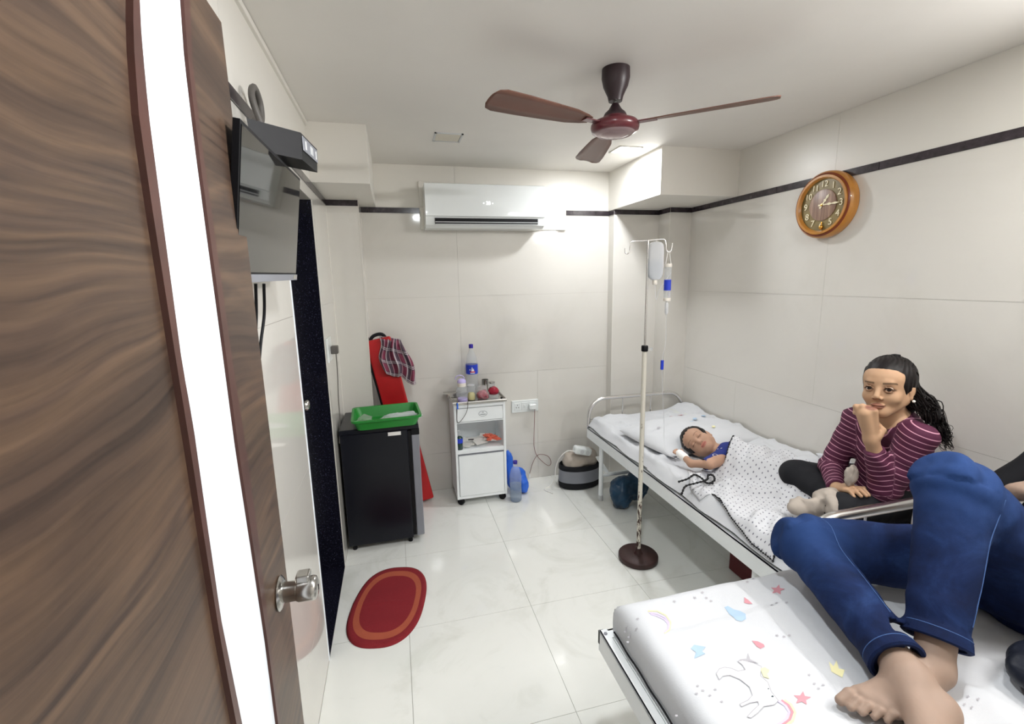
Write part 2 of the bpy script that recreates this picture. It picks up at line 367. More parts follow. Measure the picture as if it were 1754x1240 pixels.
def hf_slab(name, x0, x1, y0, y1, zb, hf, mt, parent=None, n=(60, 60), r=.03):
    def ax(a, b, n):
        e = [a + r * (1 - math.cos(i / 5 * PI / 2)) for i in range(5)]; return np.array(e + list(np.linspace(a + r, b - r, n)) + [b - (q - a) for q in e[::-1]])
    X, Y = np.meshgrid(ax(x0, x1, n[0]), ax(y0, y1, n[1]), indexing='ij'); e = np.minimum(np.minimum(X - x0, x1 - X), np.minimum(Y - y0, y1 - Y))
    d = np.clip(r - e, 0, r); Z = hf(X, Y) - (r - np.sqrt(np.maximum(r * r - d * d, 0))); nx, ny = X.shape
    v = [(X[i, j], Y[i, j], Z[i, j]) for i in range(nx) for j in range(ny)]; f = [(i * ny + j, (i + 1) * ny + j, (i + 1) * ny + j + 1, i * ny + j + 1) for i in range(nx - 1) for j in range(ny - 1)]
    ring = [(i, 0) for i in range(nx)] + [(nx - 1, j) for j in range(1, ny)] + [(i, ny - 1) for i in range(nx - 2, -1, -1)] + [(0, j) for j in range(ny - 2, 0, -1)]
    n0 = len(v); cx, cy = (x0 + x1) / 2, (y0 + y1) / 2
    for i, j in ring:
        wob = .004 * math.sin(37 * X[i, j] + 23 * Y[i, j]); v.append((X[i, j] + wob * (1 if X[i, j] > cx else -1) * .5, Y[i, j], (Z[i, j] + zb) / 2))
    for i, j in ring: v.append((X[i, j], Y[i, j], zb))
    R = len(ring)
    for k in range(R):
        a, b = ring[k], ring[(k + 1) % R]; ia, ib = a[0] * ny + a[1], b[0] * ny + b[1]; k2 = (k + 1) % R
        f.append((ib, ia, n0 + k, n0 + k2)); f.append((n0 + k2, n0 + k, n0 + R + k, n0 + R + k2))
    f.append(tuple(n0 + R + k for k in range(R))[::-1])
    return npmesh(name, v, f, mt, parent)
def resample(poly, step):
    out = []
    for i in range(len(poly)):
        a, b = Vector(poly[i][:2]), Vector(poly[(i + 1) % len(poly)][:2]); n = max(1, int((b - a).length / step))
        out += [a + (b - a) * (k / n) for k in range(n)]
    return out
def drape(poly, hf, step=.02, off=0):
    """triangulate a flat outline and lay it over the height function"""
    bd = resample(poly, step); xs = [p.x for p in bd]; ys = [p.y for p in bd]; pts = list(bd); nb = len(bd)
    for i in range(int((max(xs) - min(xs)) / step) + 1):
        for j in range(int((max(ys) - min(ys)) / step) + 1):
            p = Vector((min(xs) + (i + .5 * (j % 2)) * step, min(ys) + j * step))
            if min((p - q).length_squared for q in bd) > (.45 * step) ** 2: pts.append(p)
    r = delaunay_2d_cdt(pts, [(i, (i + 1) % nb) for i in range(nb)], [], 1, 1e-6)
    V = np.array([(p.x, p.y) for p in r[0]]); Z = hf(V[:, 0], V[:, 1]) + off
    return np.column_stack([V, Z]), [tuple(q) for q in r[2]]
# ------------------------------------------------------------------ signed-distance modelling (one continuous skin from blended limbs)
def sdf_mesh(prims, axes):
    ax = [np.asarray(a, np.float32) for a in axes]; D = np.full([len(a) for a in ax], 1.0, np.float32)
    for p in prims:
        kind = p[0]
        if kind == 'c': _, a, b, ra, rb, k = p; a = np.array(a, float); b = np.array(b, float); R = max(ra, rb); lo = np.minimum(a, b) - R; hi = np.maximum(a, b) + R
        elif kind == 'e': _, c, rad, rot, k = p; c = np.array(c, float); R = max(rad); lo = c - R; hi = c + R
        elif kind == 'sub': _, c, rad, rot, k = p; c = np.array(c, float); R = max(rad); lo = c - R; hi = c + R
        elif kind == 'cut': _, c, nrm, R = p; c = np.array(c, float); k = .01; lo = c - R; hi = c + R
        mrg = .03 + 2 * k; sl = []
        for i in range(3):
            i0 = np.searchsorted(ax[i], lo[i] - mrg); i1 = np.searchsorted(ax[i], hi[i] + mrg); sl.append(slice(i0, i1))
        if any(s.stop - s.start < 2 for s in sl): continue
        X, Y, Z = np.meshgrid(ax[0][sl[0]], ax[1][sl[1]], ax[2][sl[2]], indexing='ij', sparse=True)
        if kind == 'c':
            d = b - a; L = max(1e-9, d @ d); t = np.clip(((X - a[0]) * d[0] + (Y - a[1]) * d[1] + (Z - a[2]) * d[2]) / L, 0, 1)
            s = np.sqrt((X - a[0] - t * d[0]) ** 2 + (Y - a[1] - t * d[1]) ** 2 + (Z - a[2] - t * d[2]) ** 2) - (ra + (rb - ra) * t)
        elif kind in 'esub' and kind != 'cut':
            q = (X - c[0], Y - c[1], Z - c[2])
            if rot is not None: r_ = np.array(rot); q = [q[0] * r_[i][0] + q[1] * r_[i][1] + q[2] * r_[i][2] for i in range(3)]
            k0 = np.sqrt(sum((q[i] / rad[i]) ** 2 for i in range(3))); k1 = np.sqrt(sum((q[i] / rad[i] ** 2) ** 2 for i in range(3))) + 1e-9; s = k0 * (k0 - 1) / k1
        cur = D[tuple(sl)]
        if kind == 'cut':
            s = np.maximum(np.sqrt((X - c[0]) ** 2 + (Y - c[1]) ** 2 + (Z - c[2]) ** 2) - R, -((X - c[0]) * nrm[0] + (Y - c[1]) * nrm[1] + (Z - c[2]) * nrm[2])); D[tuple(sl)] = np.maximum(cur, -s)
        elif kind == 'sub':
            h = np.maximum(k - np.abs(-s - cur), 0) / k; D[tuple(sl)] = np.maximum(cur, -s) + h * h * k * .25
        else:
            h = np.maximum(k - np.abs(s - cur), 0) / k; D[tuple(sl)] = np.minimum(cur, s) - h * h * k * .25
    S = D < 0; c8 = [S[i:S.shape[0] - 1 + i, j:S.shape[1] - 1 + j, k:S.shape[2] - 1 + k] for i in (0, 1) for j in (0, 1) for k in (0, 1)]
    cnt = sum(q.astype(np.int8) for q in c8); act = (cnt > 0) & (cnt < 8); idx = np.full(act.shape, -1, np.int64); I = np.argwhere(act); idx[act] = np.arange(len(I))
    acc = np.zeros((len(I), 3)); num = np.zeros(len(I)); G = lambda o: D[I[:, 0] + o[0], I[:, 1] + o[1], I[:, 2] + o[2]]
    P = lambda o: np.column_stack([ax[a][I[:, a] + o[a]] for a in range(3)])
    for a in range(3):
        for u in (0, 1):
            for v in (0, 1):
                o = [0, 0, 0]; q = [i for i in range(3) if i != a]; o[q[0]] = u; o[q[1]] = v; o2 = list(o); o2[a] = 1
                d0, d1 = G(o), G(o2); mk = (d0 < 0) != (d1 < 0); t = np.where(mk, d0 / np.where(mk, d0 - d1, 1), 0)
                acc += mk[:, None] * (P(o) * (1 - t)[:, None] + P(o2) * t[:, None]); num += mk
    V = acc / num[:, None]; F = []
    for a in range(3):
        b, c = (a + 1) % 3, (a + 2) % 3; s0 = [slice(None)] * 3; s1 = [slice(None)] * 3; s0[a] = slice(0, -1); s1[a] = slice(1, None)
        for s in (s0, s1): s[b] = slice(1, -1); s[c] = slice(1, -1)
        A, B = S[tuple(s0)], S[tuple(s1)]
        for sign, mk in ((0, A & ~B), (1, ~A & B)):
            E_ = np.argwhere(mk)
            if not len(E_): continue
            E_[:, b] += 1; E_[:, c] += 1; qs = []
            for db, dc in ((0, 0), (-1, 0), (-1, -1), (0, -1)):
                e = E_.copy(); e[:, b] += db; e[:, c] += dc; qs.append(idx[e[:, 0], e[:, 1], e[:, 2]])
            if sign: qs = qs[::-1]
            F.append(np.column_stack(qs))
    F = np.vstack(F); return V, F[:, ::1]
def vnormals(V, F):
    n = np.cross(V[F[:, 1]] - V[F[:, 0]], V[F[:, 2]] - V[F[:, 0]]); N = np.zeros_like(V)
    for k in range(F.shape[1]): np.add.at(N, F[:, k], n)
    return N / (np.linalg.norm(N, axis=1)[:, None] + 1e-12)
def axis(lo, hi, h, fine=None):
    """grid coordinates with spacing h, finer inside the ranges given as (a, b, h2)"""
    out = [lo]
    while out[-1] < hi:
        s = h
        for a, b, h2 in (fine or []):
            if a <= out[-1] <= b: s = min(s, h2)
        out.append(out[-1] + s)
    return np.array(out)
def seg_t(V, a, b):
    a, b = np.array(a, float), np.array(b, float); d = b - a; L = np.linalg.norm(d); u_ = (V - a) @ d / (L * L); t = np.clip(u_, 0, 1); return np.linalg.norm(V - a - t[:, None] * d, axis=1), u_ * L
# ================================================================== THE SETTING
ZT, ZB = 2.122, 2.086            # dark band top and bottom
YC1, YC2, XC1, XC2 = 3.352, 3.196, 1.664, 2.044      # stepped column at the back right
YCL, XCL = 3.159, -0.181         # column at the back left
YN, YD = 1.905, 2.595            # toilet doorway in the left wall
BX, BY, BLX, BLY, ZBOX = 1.657, 2.71, -0.083, 2.63, 2.121      # ceiling soffits
T = .004                         # tile face stands this far in front of the grout
floor = struct('floor', MB().box((XL - .16, YF - .1, -.06), (XR + .1, YB + .1, -T)), 'grout')
def tile_run(a0, a1, cuts): 
    e = [a0] + [c for c in sorted(cuts) if a0 + .02 < c < a1 - .02] + [a1]; return list(zip(e[:-1], e[1:]))
fx = [-0.028 + .6 * k for k in range(-3, 6)]; fy = [2.591 + .6 * k for k in range(-7, 4)]
for x0, x1 in tile_run(XL, XR, fx):
    for y0, y1 in tile_run(YF, YB, fy):
        build('tile', MB().box((x0 + .0009, y0 + .0009, -.02), (x1 - .0009, y1 - .0009, 0)), 'floor', floor)
struct('ceiling', MB().box((XL - .2, YF - .1, ZC), (XR + .1, YB + .1, ZC + .08)), 'ceil')
wb = struct('wall_back', MB().box((XL - .1, YB + T, -.02), (XR + .1, YB + .1, ZC + .02)), 'grout')
wr = struct('wall_right', MB().box((XR + T, YF - .1, -.02), (XR + .1, YB + .1, ZC + .02)), 'grout')
wf = struct('wall_front', MB().box((XL - .2, YF - .1, -.02), (XR + .1, YF - T, ZC + .02)), 'grout')
mb = MB().box((XL - .2, YF - .1, -.02), (XL - T, YN, ZC + .02)); mb.box((XL - .2, YD, -.02), (XL - T, YB + .1, ZC + .02)); mb.box((XL - .2, YN, 2.03), (XL - T, YD, ZC + .02))
wl = struct('wall_left', mb, 'grout')
ROWS = [(0, .3), (.3, .9), (.9, 1.5), (1.5, ZB), (ZT, ZC)]
GAP = .0005
def tiles_wall(parent, axis_, plane, sgn, a0, a1, cutsU, cutsL, skip=None, rows=ROWS):
    for r, (z0, z1) in enumerate(rows):
        for u0, u1 in tile_run(a0, a1, cutsU if z0 >= .9 else cutsL):
            if skip and skip(u0, u1, z0, z1): continue
            up = z0 >= ZT - .001
            lo = [0, 0, z0 + GAP]; hi = [0, 0, z1 - GAP]; i = 0 if axis_ == 'x' else 1; j = 1 - i
            lo[i] = u0 + GAP; hi[i] = u1 - GAP; lo[j], hi[j] = sorted((plane, plane + sgn * T * 1.6))
            build('tile' if not up else 'upper_panel', MB().box(lo, hi), 'wall' if not up else 'paint', parent)
tiles_wall(wb, 'x', YB, 1, XL, XR, [.468, 1.668], [-.133, 1.067])
tiles_wall(wr, 'y', XR, 1, YF, YB, [.811, 2.011, 3.211], [.211, 1.411, 2.611])
tiles_wall(wf, 'x', YF, -1, XL, XR, [.468, 1.668], [-.133, 1.067])
for a0, a1 in ((YF, YN), (YD, YB)): tiles_wall(wl, 'y', XL, -1, a0, a1, [1.4, 2.6, .2], [.8, 2.0, -.4], rows=ROWS[:4])
tiles_wall(wl, 'y', XL, -1, YF, YB, [1.4, 2.6, .2], [], rows=ROWS[4:])
build('lintel_panel', MB().box((XL - T, YN + .001, 2.031), (XL, YD - .001, ZB - GAP)), 'wall', wl)
# columns and soffits: part of the back wall and the ceiling
mb = MB().box((XL - .02, YCL, -.01), (XCL, YB + .05, ZBOX)); build('column', mb, 'wall', wb)
mb = MB().box((XC1, YC1, -.01), (XR + .02, YB + .05, ZBOX + .01)); build('column', mb, 'wall', wb)
mb = MB().box((XC2, YC2, -.01), (XR + .03, YC1 + .02, ZBOX + .01)); build('column', mb, 'wall', wb)
for x, y in ((XCL, YCL), (XC1, YC1), (XC2, YC2), (XL + .001, YCL)): build('corner_bead', MB().box((x - .002, y - .002, 0), (x + .002, y + .002, ZB)), 'paint', wb)
ceil = bpy.data.objects['ceiling']
build('soffit', MB().box((BX, BY, ZBOX), (XR + .02, YB + .02, ZC + .01), .003), 'paint', ceil)
build('soffit', MB().box((XL - .02, BLY, ZBOX), (BLX, YB + .02, ZC + .01), .003), 'paint', ceil)
def band(name, runs):
    t = None
    for axis_, plane, sgn, a0, a1, cuts in runs:
        for u0, u1 in tile_run(a0, a1, cuts):
            i = 0 if axis_ == 'x' else 1; lo = [0, 0, ZB + .0005]; hi = [0, 0, ZT - .0005]; lo[i] = u0 + .0012; hi[i] = u1 - .0012
            lo[1 - i], hi[1 - i] = sorted((plane + .003, plane - sgn * .005))
            if t is None: t = struct(name, MB().box((lo[0], lo[1], lo[2]), (hi[0], hi[1], hi[2])), 'band')
            else: build('band_piece', MB().box(lo, hi), 'band', t)
band('trim_1', [('x', YB - .0, 1, XCL, .228, [-.13]), ('x', YB, 1, 1.306, XC1, [1.36, 1.55]), ('x', YC1, 1, XC1, XC2, []), ('x', YC2, 1, XC2, XR, []), ('x', YCL, 1, XL, XCL, []), ('y', XC1, 1, YC1, YB, []), ('y', XC2, 1, YC2, YC1, [])])
band('trim_2', [('y', XR, 1, YF, YC2, [YF + .6 * k for k in range(1, 7)])])
def band_left():
    t = None
    for u0, u1 in tile_run(YF, YCL, [YF + .6 * k for k in range(1, 7)]):
        mb = MB().box((XL - .003, u0 + .0012, ZB + .0005), (XL + .005, u1 - .0012, ZT - .0005))
        if t is None: t = struct('trim_3', mb, 'band')
        else: build('band_piece', mb, 'band', t)
band_left()
struct('trim_4', MB().box((XL - .003, YF, ZC - .022), (XL + .012, BLY, ZC - .002), .003), 'paint')
# toilet doorway: granite lining, sill, leaf and knob
XDR = -.49
d2 = struct('door_2', MB().box((XDR - .04, YN - .0, 0.0), (XDR, YD - .001, 2.03)), 'granite')
build('jamb', MB().box((XDR, YD - .006, 0), (XL, YD + .02, 2.03)), 'granite', d2)
build('jamb', MB().box((XDR, YN - .02, 0), (XL - .006, YN + .003, 2.03)), 'granite', d2)
build('jamb_edge', MB().box((XL - .002, YD - .004, 0), (XL + .003, YD + .012, 2.03)), 'paint', d2)
build('near_edge_strip', MB().box((XL - .008, YN - .006, 0), (XL + .002, YN + .005, 2.03)), 'laminate', d2)
build('sill', MB().box((XDR, YN, -.01), (XL + .001, YD, .006)), 'granite', d2)
kq = at(525, 694, X=-.435); R90 = Matrix.Rotation(PI / 2, 3, 'Y')
build('knob', MB().lathe([(.026, 0), (.026, .006), (.012, .008), (.012, .028), (.024, .034), (.027, .045), (.026, .062), (.018, .068), (1e-6, .07)], (XDR, kq.y, kq.z), 24, R90), 'steel', d2)
# entrance door leaf, standing open along the left wall
DX = -.277
d1 = struct('door_1', MB().box((DX - .036, .135, .012), (DX, 1.054, 2.10), .0015), 'wood')
d1['label'] = 'open walnut laminate door leaf with a curved white strip'
def on_door(pts): return [(p.y, p.z) for p in (at(x, y, X=DX) for x, y in pts)]
wl_ = on_door([(230, -160), (229, 0), (232, 65), (245, 200), (265, 350), (302, 620), (322, 730), (342, 870), (370, 1060), (407, 1240), (455, 1480)])
wr_ = on_door([(296, -160), (305, 0), (312, 100), (330, 250), (350, 400), (380, 620), (400, 770), (425, 930), (450, 1095), (469, 1240), (500, 1480)])
ll_ = on_door([(216, -160), (215, 0), (215, 65), (225, 200), (247, 350), (290, 620), (315, 770), (340, 930), (367, 1095), (395, 1240), (440, 1480)])
rr_ = on_door([(308, -160), (317, 0), (321, 100), (338, 250), (360, 400), (391, 620), (415, 770), (437, 930), (456, 1095), (474, 1240), (505, 1480)])
def ip(c, zs):
    c = sorted(c, key=lambda q: q[1]); z = np.array([q[1] for q in c]); y = np.array([q[0] for q in c])
    out = np.interp(zs, z, y); lo = zs < z[0]; out[lo] = y[0] + (zs[lo] - z[0]) * (y[1] - y[0]) / (z[1] - z[0]); return out
zs = np.linspace(.014, 2.098, 60)
def strip(name, a, b, th, mt):
    A, B = ip(a, zs), ip(b, zs); mb = MB(); v = []; n = len(zs)
    for z, p, q in zip(zs, A, B): v += [(DX, p, z), (DX + th, p + .0015, z), (DX + th, q - .0015, z), (DX, q, z)]
    f = [(i * 4 + k, i * 4 + k + 1, i * 4 + k + 5, i * 4 + k + 4) for i in range(n - 1) for k in range(3)] + [(3, 2, 1, 0), tuple((n - 1) * 4 + k for k in range(4))]
    mb.add(v, [q[::-1] for q in f]); return build(name, mb, mt, d1)
strip('white_strip', wl_, wr_, .003, 'laminate'); strip('moulding', ll_, wl_, .007, 'moulding'); strip('moulding', wr_, rr_, .007, 'moulding')
kd = at(478, 1016, X=DX); kr = build('knob_rose', MB().lathe([(.034, 0), (.036, .003), (.030, .008), (.024, .010)], (DX, kd.y, kd.z), 32, R90), 'steel', d1)
build('door_knob', MB().lathe([(.021, .006), (.021, .034), (.0225, .036), (.0245, .040), (.0255, .068), (.024, .074), (.016, .078), (1e-6, .079)], (DX, kd.y, kd.z), 32, R90), 'steel', kr)
mb = MB().box((DX + .036, kd.y - .012, kd.z + .02), (DX + .064, kd.y + .02, kd.z + .036), .004); build('thumb_grip', mb, 'steel', kr)
build('keyhole', MB().box((DX + .0785, kd.y - .0015, kd.z - .006), (DX + .0797, kd.y + .0015, kd.z + .006)), 'black', kr)
struct('door_frame_1', MB().box((XL, YF, 0), (DX + .02, .13, 2.12), .004), 'wood')
# ceiling panels
for i, (x, y, lit) in enumerate([(1.475, 2.83, 1), (1.475, .78, 1), (.372, .76, 1), (.348, 2.77, 0)]):
    t = thing('ceiling_light', (x, y, ZC - .01), ['lit square ceiling light beside the right hand soffit near the air conditioner', 'lit square ceiling light above the near bed', 'lit square ceiling light above the floor near the entrance door', 'unlit square ceiling light flush in the ceiling left of the fan'][i], 'light', 'square ceiling lights')
    for k in range(4):
        a = Matrix.Rotation(k * PI / 2, 3, 'Z'); build('frame_side', MB().box((x - .078, y - .078, ZC - .005), (x + .078, y - .068, ZC), rot=a, piv=(x, y, ZC)), 'paint' if lit else 'grey_plastic', t)
    build('diffuser', MB().box((x - .067, y - .067, ZC - .003), (x + .067, y + .067, ZC - .0005)), 'lit' if lit else 'offpanel', t)
t = thing('tube_light', (XR - .02, .35, 2.19), 'lit tube light high on the right wall outside the photograph', 'light')
build('batten', MB().box((XR - .03, -.04, 2.195), (XR, .74, 2.245), .003), 'white_plastic', t); build('tube', MB().tube([(XR - .041, -.03, 2.22), (XR - .041, .73, 2.22)], .010, 12), 'lit', t)
# ================================================================== FIXTURES ON WALLS AND CEILING
# air conditioner
t = thing('air_conditioner', (.65, YB - .02, 1.97), 'white glossy split air conditioner on the back wall with lit digits', 'air conditioner')
yf = 3.225; x0, x1, z0, z1 = .238, 1.066, 1.968, 2.252
def prof_x(pts, xa, xb):
    n = len(pts); v = [(xa, y, z) for y, z in pts] + [(xb, y, z) for y, z in pts]; f = [(i, (i + 1) % n, n + (i + 1) % n, n + i) for i in range(n)] + [tuple(range(n))[::-1], tuple(n + i for i in range(n))]
    return v, f
v, f = prof_x([(YB - .024, z0), (yf + .05, z0), (yf + .012, z0 + .018), (yf + .006, z0 + .068), (yf + .006, z1 - .006), (yf + .012, z1), (YB - .024, z1)], x0, x1); build('body', MB().add(v, f), 'white_plastic', t)
v, f = prof_x([(yf + .007, z0 + .072), (yf - .006, z0 + .075), (yf - .006, z1 - .004), (yf + .007, z1 + .001)], x0, x1); fp = build('front_panel', MB().add(v, f), 'white_plastic', t)
sl = build('air_outlet', MB().box((x0 + .06, yf + .0015, z0 + .023), (x1 - .05, yf + .01, z0 + .062)), 'black', t)
build('louvre', MB().box((x0 + .062, yf - .004, z0 + .034), (x1 - .052, yf + .004, z0 + .039), rot=Matrix.Rotation(.3, 3, 'X')), 'grey_plastic', t)
build('louvre', MB().box((x0 + .062, yf - .006, z0 + .020), (x1 - .052, yf + .002, z0 + .024)), 'grey_plastic', t)
for k in range(9): build('vane', MB().box((x0 + .11 + k * .078, yf - .001, z0 + .028), (x0 + .113 + k * .078, yf + .004, z0 + .055), rot=Matrix.Rotation(.35, 3, 'Y')), 'black', sl)
RX = Matrix.Rotation(PI / 2, 4, 'X')
text('led_digits', '28', .030, 'led', Matrix.Translation((.662, yf - .0075, 2.128)) @ RX, fp)
for dx in (-.032, .03): build('led_dot', MB().sph((.662 + dx, yf - .007, 2.128), .003, 8), 'led', fp)
tag(build('mounting_board', MB().box((.213, YB - .022, 1.975), (1.3, YB, 2.125), .003).box((.213, YB - .022, 2.125), (.30, YB, 2.30), .003).box((1.07, YB - .012, 2.125), (1.3, YB, 2.245), .002), 'paint'), 'cream mounting board behind the air conditioner', 'board')
# wall clock
ck = Vector((XR, 2.025, 1.965)); t = thing('wall_clock', (XR - .003, ck.y, ck.z - .16), 'round amber wooden wall clock with cream numerals on the right wall', 'clock')
RC = (Matrix.Rotation(-PI / 2, 3, 'Z') @ Matrix.Rotation(PI / 2, 3, 'X')); tilt = Matrix.Rotation(.06, 3, 'Y')
AX = Matrix.Rotation(-PI / 2, 3, 'Y')      # local z -> -X
def clk(prof, mt, name, par, n=56): return build(name, MB().lathe(prof, ck, n, AX, caps=False), mt, par)
clk([(.165, .002), (.168, .02), (.166, .042), (.158, .05)], 'amber', 'case', t)
clk([(.158, .049), (.154, .056), (.150, .057), (.1495, .055)], 'amber_dark', 'rim_line', t)
clk([(.150, .050), (.147, .060), (.136, .060), (.131, .052), (.128, .044)], 'amber', 'rim', t)
clk([(.131, .03), (.131, .040), (1e-6, .040)], 'olive', 'dial', t)
clk([(.078, .040), (.078, .044), (.074, .0455), (1e-6, .0455)], 'dial', 'centre_disc', t)
def on_clock(a, r, h, roll=0): # a clockwise from 12 as the viewer sees it (viewer looks along +X: right is -Y)
    return Matrix.Translation((ck.x - h, ck.y - r * math.sin(a), ck.z + r * math.cos(a))) @ Matrix(((0, 0, -1, 0), (-1, 0, 0, 0), (0, 1, 0, 0), (0, 0, 0, 1))) @ Matrix.Rotation(-roll, 4, 'Z')
for n in range(1, 13):
    a = n * PI / 6; text('numeral', str(n), .042 if n > 9 else .046, 'cream_num', on_clock(a, .103, .0425, 0 if n in (12, 11, 10, 1) else 0), t, .0015)
def hand(name, a, L, wdt, h):
    mb = MB(); q = on_clock(a, 0, h, a)
    pts = [(-wdt * .6, -.02), (wdt * .6, -.02), (wdt * .35, L * .3), (wdt, L * .42), (wdt * .3, L * .55), (wdt * .8, L * .75), (0, L), (-wdt * .8, L * .75), (-wdt * .3, L * .55), (-wdt, L * .42), (-wdt * .35, L * .3)]
    v = [q @ Vector((x, y, 0)) for x, y in pts] + [q @ Vector((x, y, .002)) for x, y in pts]; n = len(pts)
    mb.add(v, [tuple(range(n)), tuple(range(n, 2 * n))[::-1]] + [(i, (i + 1) % n, n + (i + 1) % n, n + i) for i in range(n)]); return build(name, mb, 'cream_num', t)
hand('minute_hand', PI / 2, .1, .007, .048); hand('hour_hand', 1.22 * PI / 6, .062, .009, .0465); clk([(.006, .046), (.006, .052), (1e-6, .053)], 'gold', 'hub', t, 16)
build('pendulum', MB().sph((ck.x - .046, ck.y - .006, ck.z - .112), .011, 10).box((ck.x - .048, ck.y - .009, ck.z - .125), (ck.x - .044, ck.y - .003, ck.z - .085), .001), 'gold', t)
# ceiling fan
fc = Vector((.883, 1.788, 2.2)); t = thing('ceiling_fan', (fc.x, fc.y, 2.16), 'maroon three bladed ceiling fan', 'fan')
build('canopy', MB().lathe([(.026, 2.292), (.030, 2.31), (.047, 2.345), (.054, 2.375), (.053, ZC)], (fc.x, fc.y, 0), 32), 'brown_cap', t)
build('down_rod', MB().lathe([(.008, 2.25), (.008, 2.32)], (fc.x, fc.y, 0), 16), 'steel', t)
build('lower_cap', MB().lathe([(.048, 2.222), (.047, 2.236), (.040, 2.25), (.026, 2.262), (.018, 2.275), (.012, 2.285), (.009, 2.286)], (fc.x, fc.y, 0), 32), 'brown_cap', t)
mo = build('motor', MB().lathe([(.074, 2.176), (.090, 2.184), (.094, 2.198), (.093, 2.208), (.084, 2.218), (.052, 2.226), (.047, 2.236)], (fc.x, fc.y, 0), 48), 'maroon', t)
build('bottom_cover', MB().lathe([(1e-6, 2.163), (.03, 2.164), (.052, 2.169), (.058, 2.172), (.066, 2.170), (.078, 2.178)], (fc.x, fc.y, 0), 48), 'fan_disc', mo)
for k in range(3):
    a = math.atan2(-.371, .414) + k * 2 * PI / 3; Rz = Matrix.Rotation(a, 3, 'Z'); Rp = Matrix.Rotation(.2, 3, 'X'); mb = MB(); v = []; f = []
    prof = [(.13, .018), (.16, .030), (.22, .044), (.32, .052), (.44, .060), (.53, .062), (.555, .052), (.565, .030)]
    for r, h in prof:
        for u in (-1, -.5, 0, .5, 1): v.append(fc + Rz @ (Rp @ Vector((r, u * h, -.004 * u * u))) + Vector((0, 0, .008)))
    f = [(i * 5 + j, i * 5 + j + 1, i * 5 + j + 6, i * 5 + j + 5) for i in range(len(prof) - 1) for j in range(4)]
    b = build('blade', MB().add(v, f, True), 'blade', t); so = b.modifiers.new('s', 'SOLIDIFY'); so.thickness = .003
    build('blade_arm', MB().box(tuple(fc + Vector((.085, -.016, .002))), tuple(fc + Vector((.16, .016, .007))), .002, rot=Rz, piv=fc), 'maroon', b)
# television with its set-top box
def quad_box(p, th, n):
    v = [Vector(q) for q in p]; n = Vector(n) * th; return v + [q + n for q in v], [(3, 2, 1, 0), (4, 5, 6, 7), (0, 1, 5, 4), (1, 2, 6, 5), (2, 3, 7, 6), (3, 0, 4, 7)]
tl, tr, br, bl = Vector((-.250, .995, 1.918)), Vector((-.250, 1.571, 1.929)), Vector((-.291, 1.571, 1.632)), Vector((-.291, .995, 1.625))
t = thing('television', (-.29, 1.28, 1.625), 'flat black television tilted out from the left wall', 'television'); nrm = (tr - tl).cross(br - tr).normalized()
if nrm.x < 0: nrm = -nrm
v, f = quad_box([tl, tr, br, bl], .012, -nrm); build('cabinet', MB().add(v, f), 'black', t)
def lerpq(u, v_): a = tl.lerp(tr, u); b = bl.lerp(br, u); return a.lerp(b, v_)
v, f = quad_box([lerpq(.012, .025), lerpq(.988, .025), lerpq(.988, .93), lerpq(.012, .93)], .0015, nrm); build('screen', MB().add(v, f), 'black_gloss', t)
v, f = quad_box([lerpq(.0, .945), lerpq(1, .945), lerpq(1, 1), lerpq(0, 1)], .004, nrm); build('bottom_bezel', MB().add(v, f), 'slate', t)
v, f = quad_box([lerpq(.9, .95), lerpq(.985, .95), lerpq(.985, .99), lerpq(.9, .99)], .005, nrm); build('silver_badge', MB().add(v, f), 'chrome', t)
build('wall_bracket', MB().box((XL, 1.2, 1.72), (-.29, 1.36, 1.86), .004), 'black', t)
A = at(422, 202, Z=2.0); B = at(515, 227, Z=2.0); Cc = at(543, 256, Z=2.0)
t = thing('set_top_box', (-.25, 1.40, 1.945), 'black box standing on top of the television', 'set-top box')
ex = (B - A).normalized(); ey = (Cc - B).normalized(); Dd = A + (Cc - B); v = [A, B, Cc, Dd]
tp = [Vector((q.x, q.y, 2.0)) for q in v]; bt = [Vector((q.x, q.y, 1.952)) for q in v]; c0 = sum(tp, Vector()) / 4; bt = [c0 + (q - c0) * .94 - Vector((0, 0, .0)) for q in bt]; bt = [Vector((q.x, q.y, 1.935)) for q in bt]
build('case', MB().add(tp + bt, [(0, 1, 2, 3), (7, 6, 5, 4), (4, 5, 1, 0), (5, 6, 2, 1), (6, 7, 3, 2), (7, 4, 0, 3)]), 'black', t)
fn = (B - A); fn.z = 0; fn.normalize(); pf = [B.lerp(Cc, .06), B.lerp(Cc, .94)]
fr = [Vector((pf[0].x, pf[0].y, 1.995)), Vector((pf[1].x, pf[1].y, 1.995)), Vector((pf[1].x, pf[1].y, 1.96)), Vector((pf[0].x, pf[0].y, 1.96))]
v, f = quad_box(fr, .002, fn); fpn = build('front_face', MB().add(v, f), 'slate', t)
for u, wd in ((.12, .10), (.42, .30), (.86, .05)):
    q = [fr[0].lerp(fr[1], u), fr[0].lerp(fr[1], u + wd), fr[3].lerp(fr[2], u + wd), fr[3].lerp(fr[2], u)]; cc = sum(q, Vector()) / 4; q = [cc + (s - cc) * .6 + fn * .002 for s in q]
    v, f = quad_box(q, .001, fn); build('marking', MB().add(v, f), 'paper' if wd < .2 else 'grey_plastic', fpn)
mb = MB(); c_ = at(440, 182, X=-.335)
mb.tube(smooth_path([c_ + Vector((.03, -.02, -.12)), c_ + Vector((0, -.04, .0)), c_ + Vector((0, -.01, .045)), c_ + Vector((0, .04, .02)), c_ + Vector((.0, .03, -.03)), c_ + Vector((0, -.04, -.05))], 8), .009, 8)
tag(build('cable_bundle', mb, 'cable_grey'), 'looped grey cable bundle standing up behind the black box above the television', 'cable')
mb = MB()
